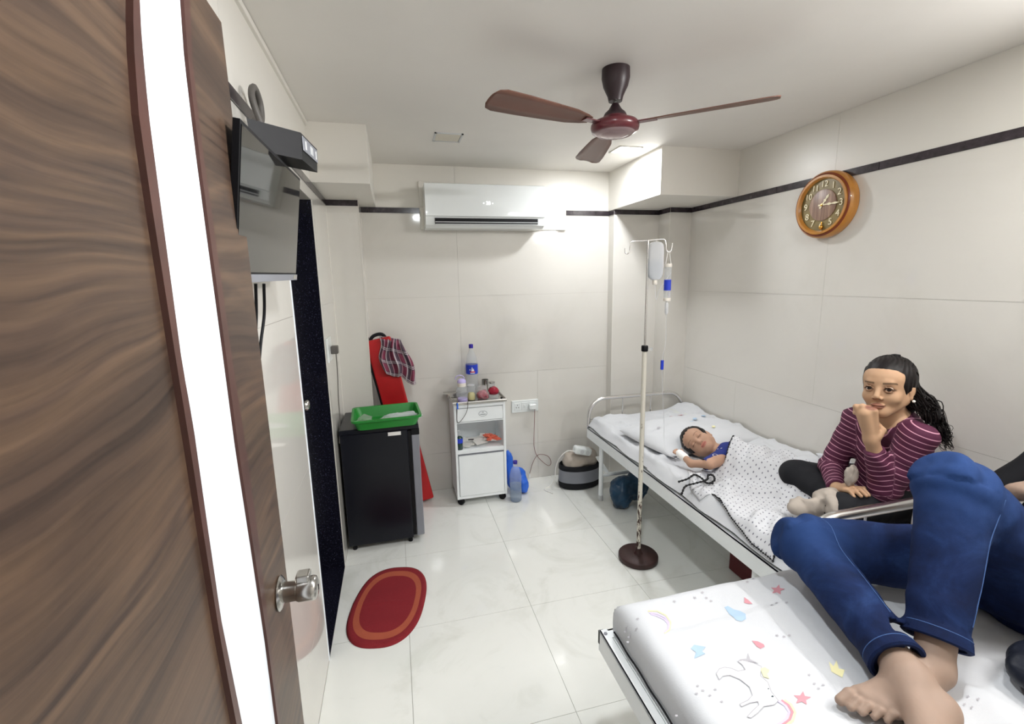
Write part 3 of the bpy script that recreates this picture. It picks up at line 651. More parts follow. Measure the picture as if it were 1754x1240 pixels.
for px, sag in ((438, 0), (452, .02)):
    a = at(px, 486, X=-.33); mb.tube(smooth_path([a, a + Vector((-.01, .01, -.08)), a + Vector((-.02, -.0 - sag, -.16)), a + Vector((-.03, -.05, -.26))], 8), .004, 8)
tag(build('television_cables', mb, 'black'), 'black cables hanging down below the television', 'cable')
# sockets
def plate(name, label, c, wx, wz, axis_='y'):
    t = thing(name, c, label, 'socket')
    return t
sx0, sx1, sz0, sz1 = .85, 1.068, .572, .670
t = thing('power_socket', (.96, YB, sz0), 'white double socket plate on the back wall right of the bedside locker', 'socket')
build('plate', MB().box((sx0, YB - .012, sz0), (sx1, YB, sz1), .003), 'white_plastic', t)
for k, xx in enumerate((.895, .955, 1.02)):
    mo = build('module', MB().box((xx - .026, YB - .015, sz0 + .018), (xx + .026, YB - .011, sz1 - .018), .0015), 'white_plastic', t)
    if k == 0:
        for dx, dz in ((0, .014), (-.009, -.006), (.009, -.006)): build('hole', MB().lathe([(.0032, 0), (.0032, .002), (1e-6, .002)], (xx + dx, YB - .0145, .62 + dz), 12, Matrix.Rotation(PI / 2, 3, 'X')), 'black', mo)
    if k == 1: build('switch', MB().box((xx - .008, YB - .019, .61), (xx + .008, YB - .014, .632), .002), 'white_plastic', mo)
t = thing('charger', (1.0, YB - .03, .6), 'white plug-in charger with a thin brown cord to the floor', 'charger')
build('plug_body', MB().box((.985, YB - .055, .598), (1.04, YB - .016, .640), .006), 'white_plastic', t)
c0 = at(916, 712, Y=3.40); pp = [at(x, y, Y=3.41) for x, y in ((916, 700), (915, 740), (915, 765), (921, 782), (938, 797), (944, 792), (938, 781), (922, 779), (913, 792), (907, 812))]
build('cord', MB().tube(smooth_path(pp, 8), .0022, 6), 'cable_brown', t); q = pp[-1]; build('connector', MB().box((q.x - .005, q.y - .004, q.z - .03), (q.x + .005, q.y + .004, q.z + .004), .001), 'white_plastic', t)
t = thing('wall_switch', (XL, 2.70, 1.19), 'white socket plate on the left wall beside the black doorway with a grey plug', 'socket')
build('plate', MB().box((XL, 2.64, 1.19), (XL + .012, 2.78, 1.32), .003), 'white_plastic', t)
build('plug', MB().box((XL + .012, 2.72, 1.225), (XL + .05, 2.765, 1.27), .005), 'cable_grey', t)
build('cord', MB().tube(smooth_path([(XL + .035, 2.75, 1.23), (XL + .03, 2.78, 1.1), (XL + .02, 2.80, .95), (XL + .02, 2.78, .82), (XL + .012, 2.73, .70)], 8), .003, 6), 'cable_grey', t)
# ================================================================== FURNITURE
# small fridge
fx0, fx1, fy0, fy1, fz = -.357, .028, 2.735, 3.13, .772
t = thing('fridge', (-.13, 2.93, 0), 'small dark navy fridge with a grey door edge in the back left corner', 'fridge')
build('body', MB().box((fx0, fy0, .035), (fx1, fy1, fz - .03), .006), 'navy', t)
build('top_panel', MB().box((fx0 - .004, fy0 - .004, fz - .03), (fx1 + .068, fy1 + .004, fz), .008), 'navy', t)
d = build('door', MB().box((fx1 + .022, fy0 + .002, .045), (fx1 + .068, fy1, fz - .065), .006), 'slate', t)
build('door_trim', MB().box((fx1 + .020, fy0 - .001, fz - .067), (fx1 + .07, fy1, fz - .03), .004), 'black', d)
build('door_seal', MB().box((fx1, fy0 + .008, .05), (fx1 + .02, fy1 - .008, fz - .04)), 'black', t)
build('rating_label', MB().box((-.085, fy0 - .0012, fz - .058), (-.010, fy0 - .0002, fz - .036)), 'paper', t)
for x in (fx0 + .03, fx1 - .02):
    for y in (fy0 + .03, fy1 - .03): build('foot', MB().lathe([(.012, 0), (.014, .004), (.012, .036)], (x, y, 0), 14), 'black', t)
# green tray on the fridge and what lies in it
tc = Vector((-.09, 2.84, fz)); tw, td, th = .375, .30, .066
Rt = Matrix.Rotation(.05, 3, 'Z')
def tray_mesh():
    V = []; rings = [(.5, .5, .0, 0), (.5, .5, .0, 0)]; prof = [(-.045, .0), (-.028, .0), (-.002, th - .004), (.0, th), (.012, th), (.013, th - .006), (.006, th - .006)]
    def rr(off, z, n=6):
        out = []; hx, hy, r = tw / 2 + off, td / 2 + off, .03
        for cx, cy, a0 in ((hx - r, hy - r, 0), (-hx + r, hy - r, PI / 2), (-hx + r, -hy + r, PI), (hx - r, -hy + r, 1.5 * PI)):
            for i in range(n + 1): out.append((cx + r * math.cos(a0 + i * PI / 2 / n), cy + r * math.sin(a0 + i * PI / 2 / n), z))
        return out
    mb = MB(); P = [(-.022, .0015), (-.0, th), (.013, th), (.013, th - .012), (.003, th - .010), (-.018, .0015)]
    R_ = [rr(o, z) for o, z in P]; n = len(R_[0]); v = [q for r_ in R_ for q in r_]
    inner = [rr(-.024, .006)] ; f = []
    for k in range(len(P) - 1): f += [(k * n + i, k * n + (i + 1) % n, (k + 1) * n + (i + 1) % n, (k + 1) * n + i) for i in range(n)]
    f.append(tuple(range(n))[::-1])
    v = [tuple(Vector(tc) + Rt @ Vector(q)) for q in v]; return mb.add(v, f)
o = build('tray', tray_mesh(), 'green'); tag(o, 'green plastic tray on top of the dark fridge', 'tray')
def blob(name, c, rad, mt, amp=.006, fr=40, parent=None, rz=0, n=24, flat=True):
    mb = MB().sph((0, 0, 0), 1, n); V = np.array(mb.v, float); c = np.array(c, float)
    nz = fbm(V[:, 0] * 2.2 + c[0] * 9, V[:, 1] * 2.2 + c[1] * 9, V[:, 2] * 2.2 + 3) * amp / max(min(rad), 1e-4); V = V * (1 + nz[:, None]); V = V * np.array(rad)
    a = math.cos(rz), math.sin(rz); V = np.column_stack([V[:, 0] * a[0] - V[:, 1] * a[1], V[:, 0] * a[1] + V[:, 1] * a[0], V[:, 2]]) + c
    if flat: V[:, 2] = np.maximum(V[:, 2], c[2] - rad[2] * .78)
    mb.v = [tuple(q) for q in V]; return build(name, mb, mt, parent)
tag(blob('plastic_packet', (-.215, 2.79, fz + .033), (.045, .035, .035), 'film', .012), 'small clear plastic packet at the left of the green tray', 'packet')
tag(blob('plastic_packet', (-.0, 2.79, fz + .035), (.12, .03, .032), 'clear_soft', .012, rz=.12), 'long crumpled clear plastic packet at the right of the green tray', 'packet')
# red folded cot against the back wall, plaid cloth over it
t = thing('folding_cot', (-.02, 3.33, 0), 'tall red padded folding cot leaning upright in the corner behind the fridge', 'folding cot')
u = Vector((.0, 0, 1)); a0, a1 = Vector((.115, 3.30, 0)), Vector((-.125, 3.33, 1.235)); ax_ = (a1 - a0); L = ax_.length; ang = math.atan2(-ax_.x, ax_.z)
Rc = Matrix.Rotation(-ang, 3, 'Y')
def slabr(name, lo, hi, mt, bev=.008): return build(name, MB().box(tuple(Vector(lo) + a0), tuple(Vector(hi) + a0), bev, rot=Rc, piv=a0), mt, t)
slabr('cushion', (-.085, -.06, .018), (.085, -.012, L), 'red', .012); slabr('back_cushion', (-.095, -.01, .018), (.075, .045, L - .03), 'darkred', .012)
slabr('frame_tube', (-.098, -.05, .03), (-.086, .03, L - .02), 'black', .004)
blk = build('top_strap', MB().tube(smooth_path([a1 + Vector((-.06, -.03, -.03)), a1 + Vector((-.03, -.03, .015)), a1 + Vector((.03, -.03, .025)), a1 + Vector((.07, -.03, -.03))], 6), .012, 8), 'black_cloth', t)
# plaid cloth: a sheet hung over the top edge
def plaid_cloth():
    nu, nv = 26, 40; V = []; F = []; UV = []
    for i in range(nu):
        for j in range(nv):
            s, q = i / (nu - 1), j / (nv - 1)
            # corners in the hung shape, front side of the cot
            top = Vector((-.115, 3.215, 1.262)).lerp(Vector((.035, 3.215, 1.235)), s); bot = Vector((-.11, 3.21, 1.03)).lerp(Vector((.125, 3.215, .93)), s ** 1.2)
            p = top.lerp(bot, q); fold = .014 * math.sin(s * 17 + q * 2.5) * (.3 + q) + .010 * math.sin(s * 31 + 1)
            p.y += fold; p.x += .012 * math.sin(q * 7 + s * 4) + .035 * q * (s - .2) * (1 - q); 
            if q < .12: p.y += (.12 - q) * .6; p.z -= (.12 - q) * .1
            p.z -= .03 * abs(math.sin(s * 5.5)) * q
            V.append(tuple(p)); UV.append((s * .30 + .08 * q * s, q * .34))
    F = [(i * nv + j, i * nv + j + 1, (i + 1) * nv + j + 1, (i + 1) * nv + j) for i in range(nu - 1) for j in range(nv - 1)]
    mb = MB().add(V, F, True); o = build('plaid_cloth', mb, 'plaid'); uvl = o.data.uv_layers.new(name='UVMap')
    for l in o.data.loops: uvl.data[l.index].uv = UV[l.vertex_index]
    so = o.modifiers.new('s', 'SOLIDIFY'); so.thickness = .003; return o
tag(plaid_cloth(), 'purple and grey plaid cloth hung over the top of the red folding cot', 'cloth')
# bedside locker
lx0, lx1, ly0, ly1 = .355, .725, 3.12, 3.41; zb, zt = .052, .762
t = thing('bedside_locker', (.54, 3.26, 0), 'white steel bedside locker on black castors against the back wall', 'bedside locker')
mb = MB(); w_ = .018
mb.box((lx0, ly0, zb), (lx0 + w_, ly1, zt), .003).box((lx1 - w_, ly0, zb), (lx1, ly1, zt), .003).box((lx0 + w_, ly1 - .01, zb), (lx1 - w_, ly1, zt)).box((lx0 + w_, ly0 + .004, zb), (lx1 - w_, ly1 - .01, zb + .02))
mb.box((lx0 + w_, ly0 + .002, .395), (lx1 - w_, ly1 - .01, .425), .002).box((lx0 + w_, ly0 + .002, .625), (lx1 - w_, ly1 - .01, .632)).box((lx0 + w_, ly0 + .002, .735), (lx1 - w_, ly1 - .01, zt))
build('carcass', mb, 'white_metal', t)
d = build('door', MB().box((lx0 + w_ + .003, ly0 - .003, zb + .024), (lx1 - w_ - .003, ly0 + .012, .385), .003), 'white_metal', t)
build('door_lip', MB().box((lx0 + w_ + .003, ly0 - .004, .3855), (lx1 - w_ - .003, ly0 + .010, .392)), 'slate', d)
dr = build('drawer', MB().box((lx0 + w_ + .003, ly0 - .004, .636), (lx1 - w_ - .003, ly0 + .012, .731), .003), 'white_metal', t)
RYX = Matrix.Rotation(PI / 2, 3, 'X')
mb = MB().tube([Vector((.56 + .03 * math.cos(a), ly0 - .0045, .685 + .019 * math.sin(a))) for a in [k * PI / 18 for k in range(36)]], .0011, 5, closed=True); build('emblem', mb, 'emblem', dr)
text('emblem_letters', 'M', .016, 'emblem', Matrix.Translation((.56, ly0 - .0048, .693)) @ RX, dr, .0005); build('emblem_line', MB().box((.54, ly0 - .0052, .678), (.58, ly0 - .0042, .6815)), 'emblem', dr)
tp = build('top_tray', MB().box((lx0 - .004, ly0 - .012, zt), (lx1 + .006, ly1 + .005, zt + .006), .002), 'steel', t)
mb = MB().tube([(lx0 - .004, ly0 - .012, zt + .016), (lx1 + .006, ly0 - .012, zt + .016), (lx1 + .006, ly1 + .004, zt + .016), (lx0 - .004, ly1 + .004, zt + .016)], .005, 8, closed=True); build('tray_rim', mb, 'chrome', tp)
build('tray_kerb', MB().box((lx0 - .006, ly0 - .014, zt + .002), (lx1 + .008, ly0 - .010, zt + .016)).box((lx0 - .006, ly0 - .012, zt + .002), (lx0 - .003, ly1 + .004, zt + .016)).box((lx1 + .005, ly0 - .012, zt + .002), (lx1 + .008, ly1 + .004, zt + .016)), 'steel', tp)
for x in (lx0 + .03, lx1 - .03):
    for y in (ly0 + .03, ly1 - .03):
        c = build('castor', MB().lathe([(.022, -.014), (.026, -.009), (.026, .009), (.022, .014)], (x, y, .026), 20, Matrix.Rotation(.9, 3, 'Z') @ Matrix.Rotation(PI / 2, 3, 'Y')), 'black', t); build('fork', MB().box((x - .014, y - .012, .03), (x + .014, y + .012, .053), .003), 'black', c)
# things on the locker top
ZL = zt + .0065
def bottle(name, c, R, H, liq, label, cat, capm='cap_blue', body='clear', band_=None, water=None, group=None):
    t = thing(name, c, label, cat, group); p = [(R * .86, .0), (R, .012), (R, H * .28), (R * .93, H * .34), (R, H * .40), (R, H * .62), (R * .8, H * .76), (R * .36, H * .88), (R * .30, H * .93)]
    build('bottle_body', MB().lathe(p, c, 28), body, t)
    build('cap', MB().lathe([(R * .34, H * .93), (R * .36, H * .935), (R * .36, H), (R * .3, H * 1.005)], c, 20), capm, t)
    if band_: build('wrap_label', MB().lathe([(R * 1.012, H * band_[0]), (R * 1.012, H * band_[1])], c, 28, caps=False), band_[2], t)
    if water: build('water', MB().lathe([(R * .82, .002), (R * .95, .014), (R * .95, H * water)], c, 24), 'bluewater', t)
    return t
b = bottle('water_bottle', (.525, 3.325, ZL), .045, .385, 0, 'tall clear bottle with a blue label at the back of the bedside locker', 'bottle', band_=(.44, .62, 'blue'))
lc = Vector((.525, 3.325, ZL)); 
def on_cyl(c, R, a, z): return Vector((c.x + R * math.sin(a), c.y - R * math.cos(a), c.z + z))
for k, (a, z, wd, hh, m_) in enumerate([(-.1, .205, .16, .034, 'paper'), (.1, .20, .14, .024, 'paper'), (-.45, .205, .10, .010, 'paper'), (-.05, .188, .42, .009, 'candy'), (-.05, .179, .36, .006, 'paper')]):
    R_ = .0465 + .0003 * k; mb = MB(); n = 6; v = [on_cyl(lc, R_, a + (i / n - .5) * wd * 2, z - (hh / 2)) for i in range(n + 1)] + [on_cyl(lc, R_, a + (i / n - .5) * wd * (.5 if k < 3 else 2), z + hh / 2) for i in range(n + 1)]
    build('label_mark', mb.add(v, [(i, i + 1, n + 2 + i, n + 1 + i) for i in range(n)]), m_, b)
t = thing('sipper_bottle', (.425, 3.17, ZL), 'clear square sipper bottle with a lilac lid and lilac base on the bedside locker', 'bottle'); c = (.425, 3.17, ZL)
build('bottle_body', MB().lathe([(.036, .026), (.042, .05), (.042, .085), (.036, .108), (.030, .115)], c, 24), 'clear', t); build('base', MB().lathe([(.034, 0), (.038, .004), (.037, .028)], c, 24), 'lilac', t)
build('collar', MB().lathe([(.029, .112), (.030, .118), (.029, .140)], c, 24), 'cream_plastic', t); l_ = build('lid', MB().lathe([(.031, .140), (.031, .152), (.022, .162), (.012, .168)], c, 24), 'lilac', t)
build('carry_loop', MB().tube([Vector(c) + Vector((-.012 + .032 * math.cos(q), 0, .165 + .028 * math.sin(q))) for q in [k * PI / 10 for k in range(11)]], .003, 6), 'lilac', l_)
t = thing('jar', (.495, 3.20, ZL), 'clear jar of pale yellow contents between the lilac bottle and the pink bag', 'jar')
build('glass', MB().lathe([(.026, 0), (.030, .004), (.031, .07), (.028, .1), (.026, .106)], (.495, 3.20, ZL), 24), 'clear', t); build('contents', MB().lathe([(.022, .002), (.027, .006), (.027, .042), (.018, .055)], (.495, 3.20, ZL), 20), 'yellow', t); build('lid', MB().lathe([(.027, .106), (.027, .112)], (.495, 3.20, ZL), 24), 'clear_soft', t)
t = thing('snack_bag', (.575, 3.19, ZL), 'clear bag of pink contents on the middle of the bedside locker', 'bag')
blob('contents', (.575, 3.19, ZL + .03), (.042, .030, .034), 'candy', .014, parent=t); blob('film', (.575, 3.19, ZL + .042), (.048, .034, .056), 'film', .008, parent=t)
build('bag_top', MB().box((.545, 3.185, ZL + .075), (.605, 3.192, ZL + .105), .002), 'film', t)
t = thing('snack_tub', (.66, 3.21, ZL), 'round bag of crimson contents with a clear tub at the right of the bedside locker', 'tub')
build('tub', MB().lathe([(.03, 0), (.036, .004), (.038, .03)], (.655, 3.18, ZL), 24), 'clear', t); blob('contents', (.66, 3.215, ZL + .050), (.040, .034, .034), 'crimson', .006, parent=t); build('neck', MB().lathe([(.018, .078), (.022, .09), (.022, .11)], (.65, 3.215, ZL), 20), 'clear', t)
build('cap', MB().lathe([(.023, .11), (.023, .12)], (.65, 3.215, ZL), 20), 'steel', t)
tag(build('steel_tumbler', MB().lathe([(.022, 0), (.026, .11), (.027, .112), (.024, .112), (.02, .004)], (.625, 3.34, ZL), 24, caps=False), 'steel'), 'steel tumbler behind the snacks on the bedside locker', 'tumbler')
tag(build('steel_dish', MB().box((.31, 3.30, ZL + .03), (.44, 3.37, ZL + .036), .002).box((.335, 3.31, ZL), (.43, 3.36, ZL + .03), .004), 'steel'), 'flat steel dish overhanging the left side of the bedside locker', 'dish')
tag(build('black_stopper', MB().lathe([(.006, 0), (.008, .004), (.008, .01)], (.71, 3.17, ZL), 14), 'black'), 'small black stopper at the right front of the bedside locker top', 'stopper')
t = thing('tubing', (.40, 3.10, .70), 'thin clear tubing with a blue connector hanging over the front of the bedside locker', 'tubing')
pp = [(.392, 3.15, ZL + .045), (.38, 3.10, ZL + .02), (.375, 3.092, .72), (.372, 3.095, .66), (.382, 3.095, .64), (.41, 3.095, .665), (.44, 3.095, .71), (.452, 3.096, .76), (.455, 3.105, .80)]
build('tube', MB().tube(smooth_path(pp, 8), .0022, 6), 'cable_grey', t); build('connector', MB().tube([(.380, 3.098, ZL + .012), (.379, 3.094, ZL - .03)], .006, 8), 'bag_blue', t)
# things on the open shelf
ZS = .4255
t = thing('pump_bottle', (.385, 3.15, ZS), 'dark green pump bottle with a blue label on the locker shelf', 'bottle'); c = (.392, 3.148, ZS)
build('bottle_body', MB().lathe([(.018, 0), (.0215, .003), (.0215, .088), (.012, .098), (.009, .102)], c, 20), 'bottle_green', t); build('wrap_label', MB().lathe([(.0222, .05), (.0222, .084)], c, 20, caps=False), 'blue', t)
build('pump', MB().lathe([(.010, .102), (.010, .112), (.004, .114), (.004, .132), (.008, .134), (.008, .142)], c, 14).box((c[0] - .022, c[1] - .005, c[2] + .134), (c[0], c[1] + .005, c[2] + .141), .001), 'clear_soft', t)
for k in range(7):
    x, y, a = .44 + .033 * k + random.uniform(-.01, .01), 3.2 + .03 * (k % 3), random.uniform(-.7, .7); z = ZS + .012 + .005 * k
    q = build('paper', MB().box((x - .05, y - .035, z), (x + .05, y + .035, z + .0025), rot=Matrix.Rotation(a, 3, 'Z') @ Matrix.Rotation(.16 * (1 + k % 2), 3, 'X')), 'paper'); tag(q, '%s white paper slip on the locker shelf, counted from the green pump bottle' % ['nearest', 'second', 'third', 'fourth', 'fifth', 'sixth', 'farthest'][k], 'paper', 'papers on the locker shelf')
tag(build('pen', MB().tube([(.46, 3.19, ZS + .05), (.50, 3.2, ZS + .045)], .004, 8), 'black'), 'black pen on top of the papers on the locker shelf', 'pen')
for k, (x, y) in enumerate([(.615, 3.18), (.645, 3.20), (.60, 3.21), (.665, 3.17), (.63, 3.23)]):
    o = blob('orange_wrapper', (x, y, ZS + .043 + .009 * (k % 3)), (.03, .018, .011), 'orange', .01, rz=random.uniform(0, 3), flat=False, n=10); tag(o, 'crumpled orange wrapper on the locker shelf, ' + ['front left of the heap', 'in the middle of the heap', 'behind left in the heap', 'rightmost of the heap', 'farthest back in the heap'][k], 'wrapper', 'orange wrappers on the locker shelf')
# bottle and blue bag on the floor beside the locker
bottle('water_bottle', (.785, 3.10, 0), .044, .31, 0, 'half full clear bottle with a violet cap on the floor beside the locker', 'bottle', water=.42)
V, F = sdf_mesh([('e', (.83, 3.24, .10), (.075, .05, .10), None, .03), ('e', (.775, 3.25, .20), (.030, .035, .11), None, .03), ('c', (.77, 3.25, .28), (.765, 3.25, .33), .02, .008, .02), ('e', (.87, 3.20, .06), (.045, .05, .06), None, .03)], [axis(.68, .98, .007), axis(3.1, 3.36, .007), axis(-.03, .38, .007)])
N = vnormals(V, F); V = V + N * (fbm(V[:, 0] * 28, V[:, 1] * 28, V[:, 2] * 18)[:, None] * .012); V[:, 2] = np.maximum(V[:, 2], 0.0)
tag(npmesh('carrier_bag', V, F, 'bag_blue'), 'blue plastic carrier bag on the floor behind the water bottle', 'bag')
# oval rug
def rug_mesh():
    c = Vector((-.122, 2.205)); th_ = 1.36; L2, W2 = .295, .182; r = .16; d = Vector((math.cos(th_), math.sin(th_))); nn = Vector((-d.y, d.x)); V = []; ring = []; nr, na = 20, 96; F = []
    for i in range(nr + 1):
        s = (i / nr)
        for k in range(na):
            a = 2 * PI * k / na; e = .78
            x = (L2) * math.copysign(abs(math.cos(a)) ** e, math.cos(a)) * s; y = W2 * math.copysign(abs(math.sin(a)) ** e, math.sin(a)) * s
            z = .009 - (.005 if i == nr else 0) + .0022 * math.exp(-(x / .008) ** 2) + .001 * math.sin(30 * x + 9 * y)
            p = c + d * x + nn * y; V.append((p.x, p.y, z)); ring.append((1 - s) * .19)
    F = [(i * na + k, i * na + (k + 1) % na, (i + 1) * na + (k + 1) % na, (i + 1) * na + k) for i in range(nr) for k in range(na)]
    n0 = len(V); V += [(V[nr * na + k][0], V[nr * na + k][1], .0005) for k in range(na)]; ring += [0] * na; F += [(nr * na + k, nr * na + (k + 1) % na, n0 + (k + 1) % na, n0 + k) for k in range(na)]
    F = [f[::-1] for f in F]
    return npmesh('rug', V, F, 'rug', attrs={'ring': ring})
tag(rug_mesh(), 'oval red rug with an orange ring on the floor before the black doorway', 'rug')
# ------------------------------------------------------------------ hospital bed along the right wall
bx0, bx1, by0, by1 = 1.355, 2.195, 1.245, 3.115
def hm1(x, y):   # top of the sheeted mattress
    x = np.asarray(x, float); y = np.asarray(y, float)
    z = .566 + .030 * np.clip((x - 1.4) / .8, 0, 1) + .006 * fbm(x * 7, y * 5, 1) + .005 * ridged(x * 4 + y * 2, y * 3 - x * 2, 2) * .5
    z = z + .022 * np.exp(-((x - 2.15) / .09) ** 2) * (1 + .8 * vnoise(y * 6, 3.3)) * (y < 3.2)
    fall = np.clip((1.405 - x) / .05, 0, 1); return z * (1 - fall) + .506 * fall
t = thing('hospital_bed', (1.78, 2.18, 0), 'white steel hospital bed with chrome end rails along the right wall', 'bed')
mb = MB().box((bx0, by0, .425), (bx0 + .006, by1, .5)).box((bx0, by0, .496), (bx0 + .04, by1, .5)); build('side_rail', mb, 'white_metal', t)
mb = MB().box((bx1 - .006, by0, .425), (bx1, by1, .5)).box((bx1 - .04, by0, .496), (bx1, by1, .5)); build('side_rail', mb, 'white_metal', t)
build('end_rail', MB().box((bx0 + .006, by0, .43), (bx1 - .006, by0 + .006, .5)), 'white_metal', t); build('end_rail', MB().box((bx0 + .006, by1 - .006, .43), (bx1 - .006, by1, .5)), 'white_metal', t)
build('bed_deck', MB().box((bx0 + .04, by0 + .006, .488), (bx1 - .006, by1 - .006, .497)), 'white_metal', t)
for y in (by1 - .19, by0 + .19):
    for x in (bx0 + .03, bx1 - .03):
        l_ = build('leg', MB().tube([(x, y, .02), (x, y, .488)], .0155, 14), 'white_metal', t); build('foot_cap', MB().lathe([(.017, 0), (.018, .002), (.0175, .042)], (x, y, 0), 16), 'grey_plastic', l_)
    build('crossbar', MB().tube([(bx0 + .03, y, .19), (bx1 - .03, y, .19)], .010, 10), 'white_metal', t)
build('brace', MB().box((1.42, 2.92, .235), (1.445, 3.1, .245), rot=Matrix.Rotation(.3, 3, 'X')).box((1.43, 2.90, .2), (1.9, 2.92, .215)), 'white_metal', t)
def bow(name, y, ztop, xa, xb, r=.014):
    n = 7; R = .13; pts = [(xa, y, .44), (xa, y, ztop - R)] + [(xa + R - R * math.cos(a), y, ztop - R + R * math.sin(a)) for a in [PI / 2 * k / n for k in range(1, n + 1)]]
    pts += [(xb - R + R * math.sin(a), y, ztop - R + R * math.cos(a)) for a in [PI / 2 * k / n for k in range(0, n + 1)]] + [(xb, y, .44)]
    p = build(name, MB().tube(pts, r, 14), 'chrome', t)
    build('spindle', MB().tube([((xa + xb) / 2 - .12, y, .5), ((xa + xb) / 2 - .12, y, ztop - .01)], .005, 8), 'chrome', p); build('spindle', MB().tube([((xa + xb) / 2 + .12, y, .5), ((xa + xb) / 2 + .12, y, ztop - .01)], .005, 8), 'chrome', p)
    build('low_bar', MB().tube([(xa, y, .56), (xb, y, .56)], .006, 8), 'chrome', p); return p
bow('head_rail', by1 + .018, .715, bx0 + .02, bx1 - .02); bow('foot_rail', by0 - .012, .738, bx0 + .04, bx1 - .02, .0205)
build('foot_board', MB().box((1.55, by0 - .034, .585), (bx1 - .05, by0 - .028, .642), .001), 'ply', t)
mt = thing('mattress', (1.79, 2.18, .497), 'white sheeted mattress on the long hospital bed under the child', 'mattress')
def hm1e(x, y): return hm1(x, y)
hf_slab('mattress_body', 1.392, 2.19, by0 + .01, by1 - .01, .498, lambda x, y: hm1(x, y) - .004, 'mattress', mt, (10, 16), .02)
def sheet1():
    X, Y = np.meshgrid(np.concatenate([np.linspace(1.36, 1.42, 7), np.linspace(1.43, 2.2, 70)]), np.linspace(by0 + .005, by1 - .004, 150), indexing='ij'); Z = hm1(X, Y) + .004
    Z = Z + .019 * np.clip(ridged(X * 5 + Y * 2.5, Y * 4 - X * 3, 3) - .5, -.3, 1.2) * np.clip((X - 1.38) / .06, .15, 1)
    nx, ny = X.shape; v = [(X[i, j] + (.006 * math.sin(Y[i, j] * 17) if i < 4 else 0), Y[i, j], Z[i, j]) for i in range(nx) for j in range(ny)]
    o = npmesh('bed_sheet', v, [(i * ny + j, (i + 1) * ny + j, (i + 1) * ny + j + 1, i * ny + j + 1) for i in range(nx - 1) for j in range(ny - 1)], 'sheet', mt); return o
sheet1()
build('mattress_piping', MB().tube([(1.372 + .003 * math.sin(y * 13), y, .514 + .003 * math.sin(y * 9)) for y in np.linspace(by0 + .02, by1 - .03, 60)], .003, 6), 'trim_black', mt)
# pillow
def pillow_h(u, v):  # -1..1
    return (np.maximum(0, 1 - np.abs(u) ** 3.2) * np.maximum(0, 1 - np.abs(v) ** 3.0)) ** .45
def pillow(name, c, w_, d_, h_, rz, mt_, parent=None, seed=0):
    n = 40; u = np.sin(np.linspace(-PI / 2, PI / 2, n)); U, W = np.meshgrid(u, u, indexing='ij'); H = pillow_h(U, W) * h_; ca, sa = math.cos(rz), math.sin(rz); V = []; F = []
    X = U * w_ / 2 * (1 - .05 * W * W); Y = W * d_ / 2 * (1 - .05 * U * U); X2 = c[0] + X * ca - Y * sa; Y2 = c[1] + X * sa + Y * ca; nz = .014 * fbm(U * 3 + seed, W * 3, 2) * (H / h_) + .016 * ridged(U * 2.5 + seed, W * 2.5, 2) * (H / h_) * .4
    top = [(X2[i, j], Y2[i, j], c[2] + H[i, j] * .8 + nz[i, j]) for i in range(n) for j in range(n)]; bot = [(X2[i, j], Y2[i, j], c[2] - H[i, j] * .2) for i in range(n) for j in range(n)]
    F = [(i * n + j, (i + 1) * n + j, (i + 1) * n + j + 1, i * n + j + 1) for i in range(n - 1) for j in range(n - 1)]; F += [tuple(q + n * n for q in f[::-1]) for f in F]
    return npmesh(name, top + bot, F, mt_, parent), (lambda x, y: c[2] + h_ * .8 * pillow_h(np.clip(((x - c[0]) * ca + (y - c[1]) * sa) / (w_ / 2), -1, 1), np.clip((-(x - c[0]) * sa + (y - c[1]) * ca) / (d_ / 2), -1, 1)))
po, ph = pillow('pillow', (1.80, 2.51, .598), .74, .54, .095, .12, 'sheet'); tag(po, 'large white pillow with faint pastel prints behind the sleeping child', 'pillow'); 
build('dark_edge', MB().tube(smooth_path([(p.x, p.y, .607) for p in (at(1120, 762, Z=.61), at(1134, 759, Z=.61), at(1150, 757, Z=.61), at(1175, 757, Z=.61))], 6), [.002] * 6 + [.004] * 13, 6), 'trim_black', po)
# faint prints on the pillow and sheet
def motif(name, pts, mt_, parent, hf, step=.02, off=.0016, z0=.66, idx=None):
    poly = [at(x, y, Z=z0) for x, y in pts]; poly = [(p.x, p.y) for p in poly]; V, F = drape(poly, hf, step, off); return npmesh(name, V, F, mt_, parent)
def star_px(cx, cy, r, a=0, k=.45, sy=.7): return [(cx + r * (1 if i % 2 == 0 else k) * math.sin(a + i * PI / 5), cy - sy * r * (1 if i % 2 == 0 else k) * math.cos(a + i * PI / 5)) for i in range(10)]
hp = lambda x, y: np.maximum(ph(x, y), hm1(x, y)) + .004
for cx, cy, r, m_ in [(1165, 711, 6, 'pink'), (1150, 712, 5, 'pink'), (1190, 722, 5, 'skyblue'), (1128, 736, 4, 'pgrey'), (1205, 715, 5, 'skyblue'), (1185, 728, 5, 'skyblue'), (1222, 735, 4, 'lemon')]:
    motif('print', star_px(cx, cy, r, .3, .6, .5), m_, po, hp, .03, .003)
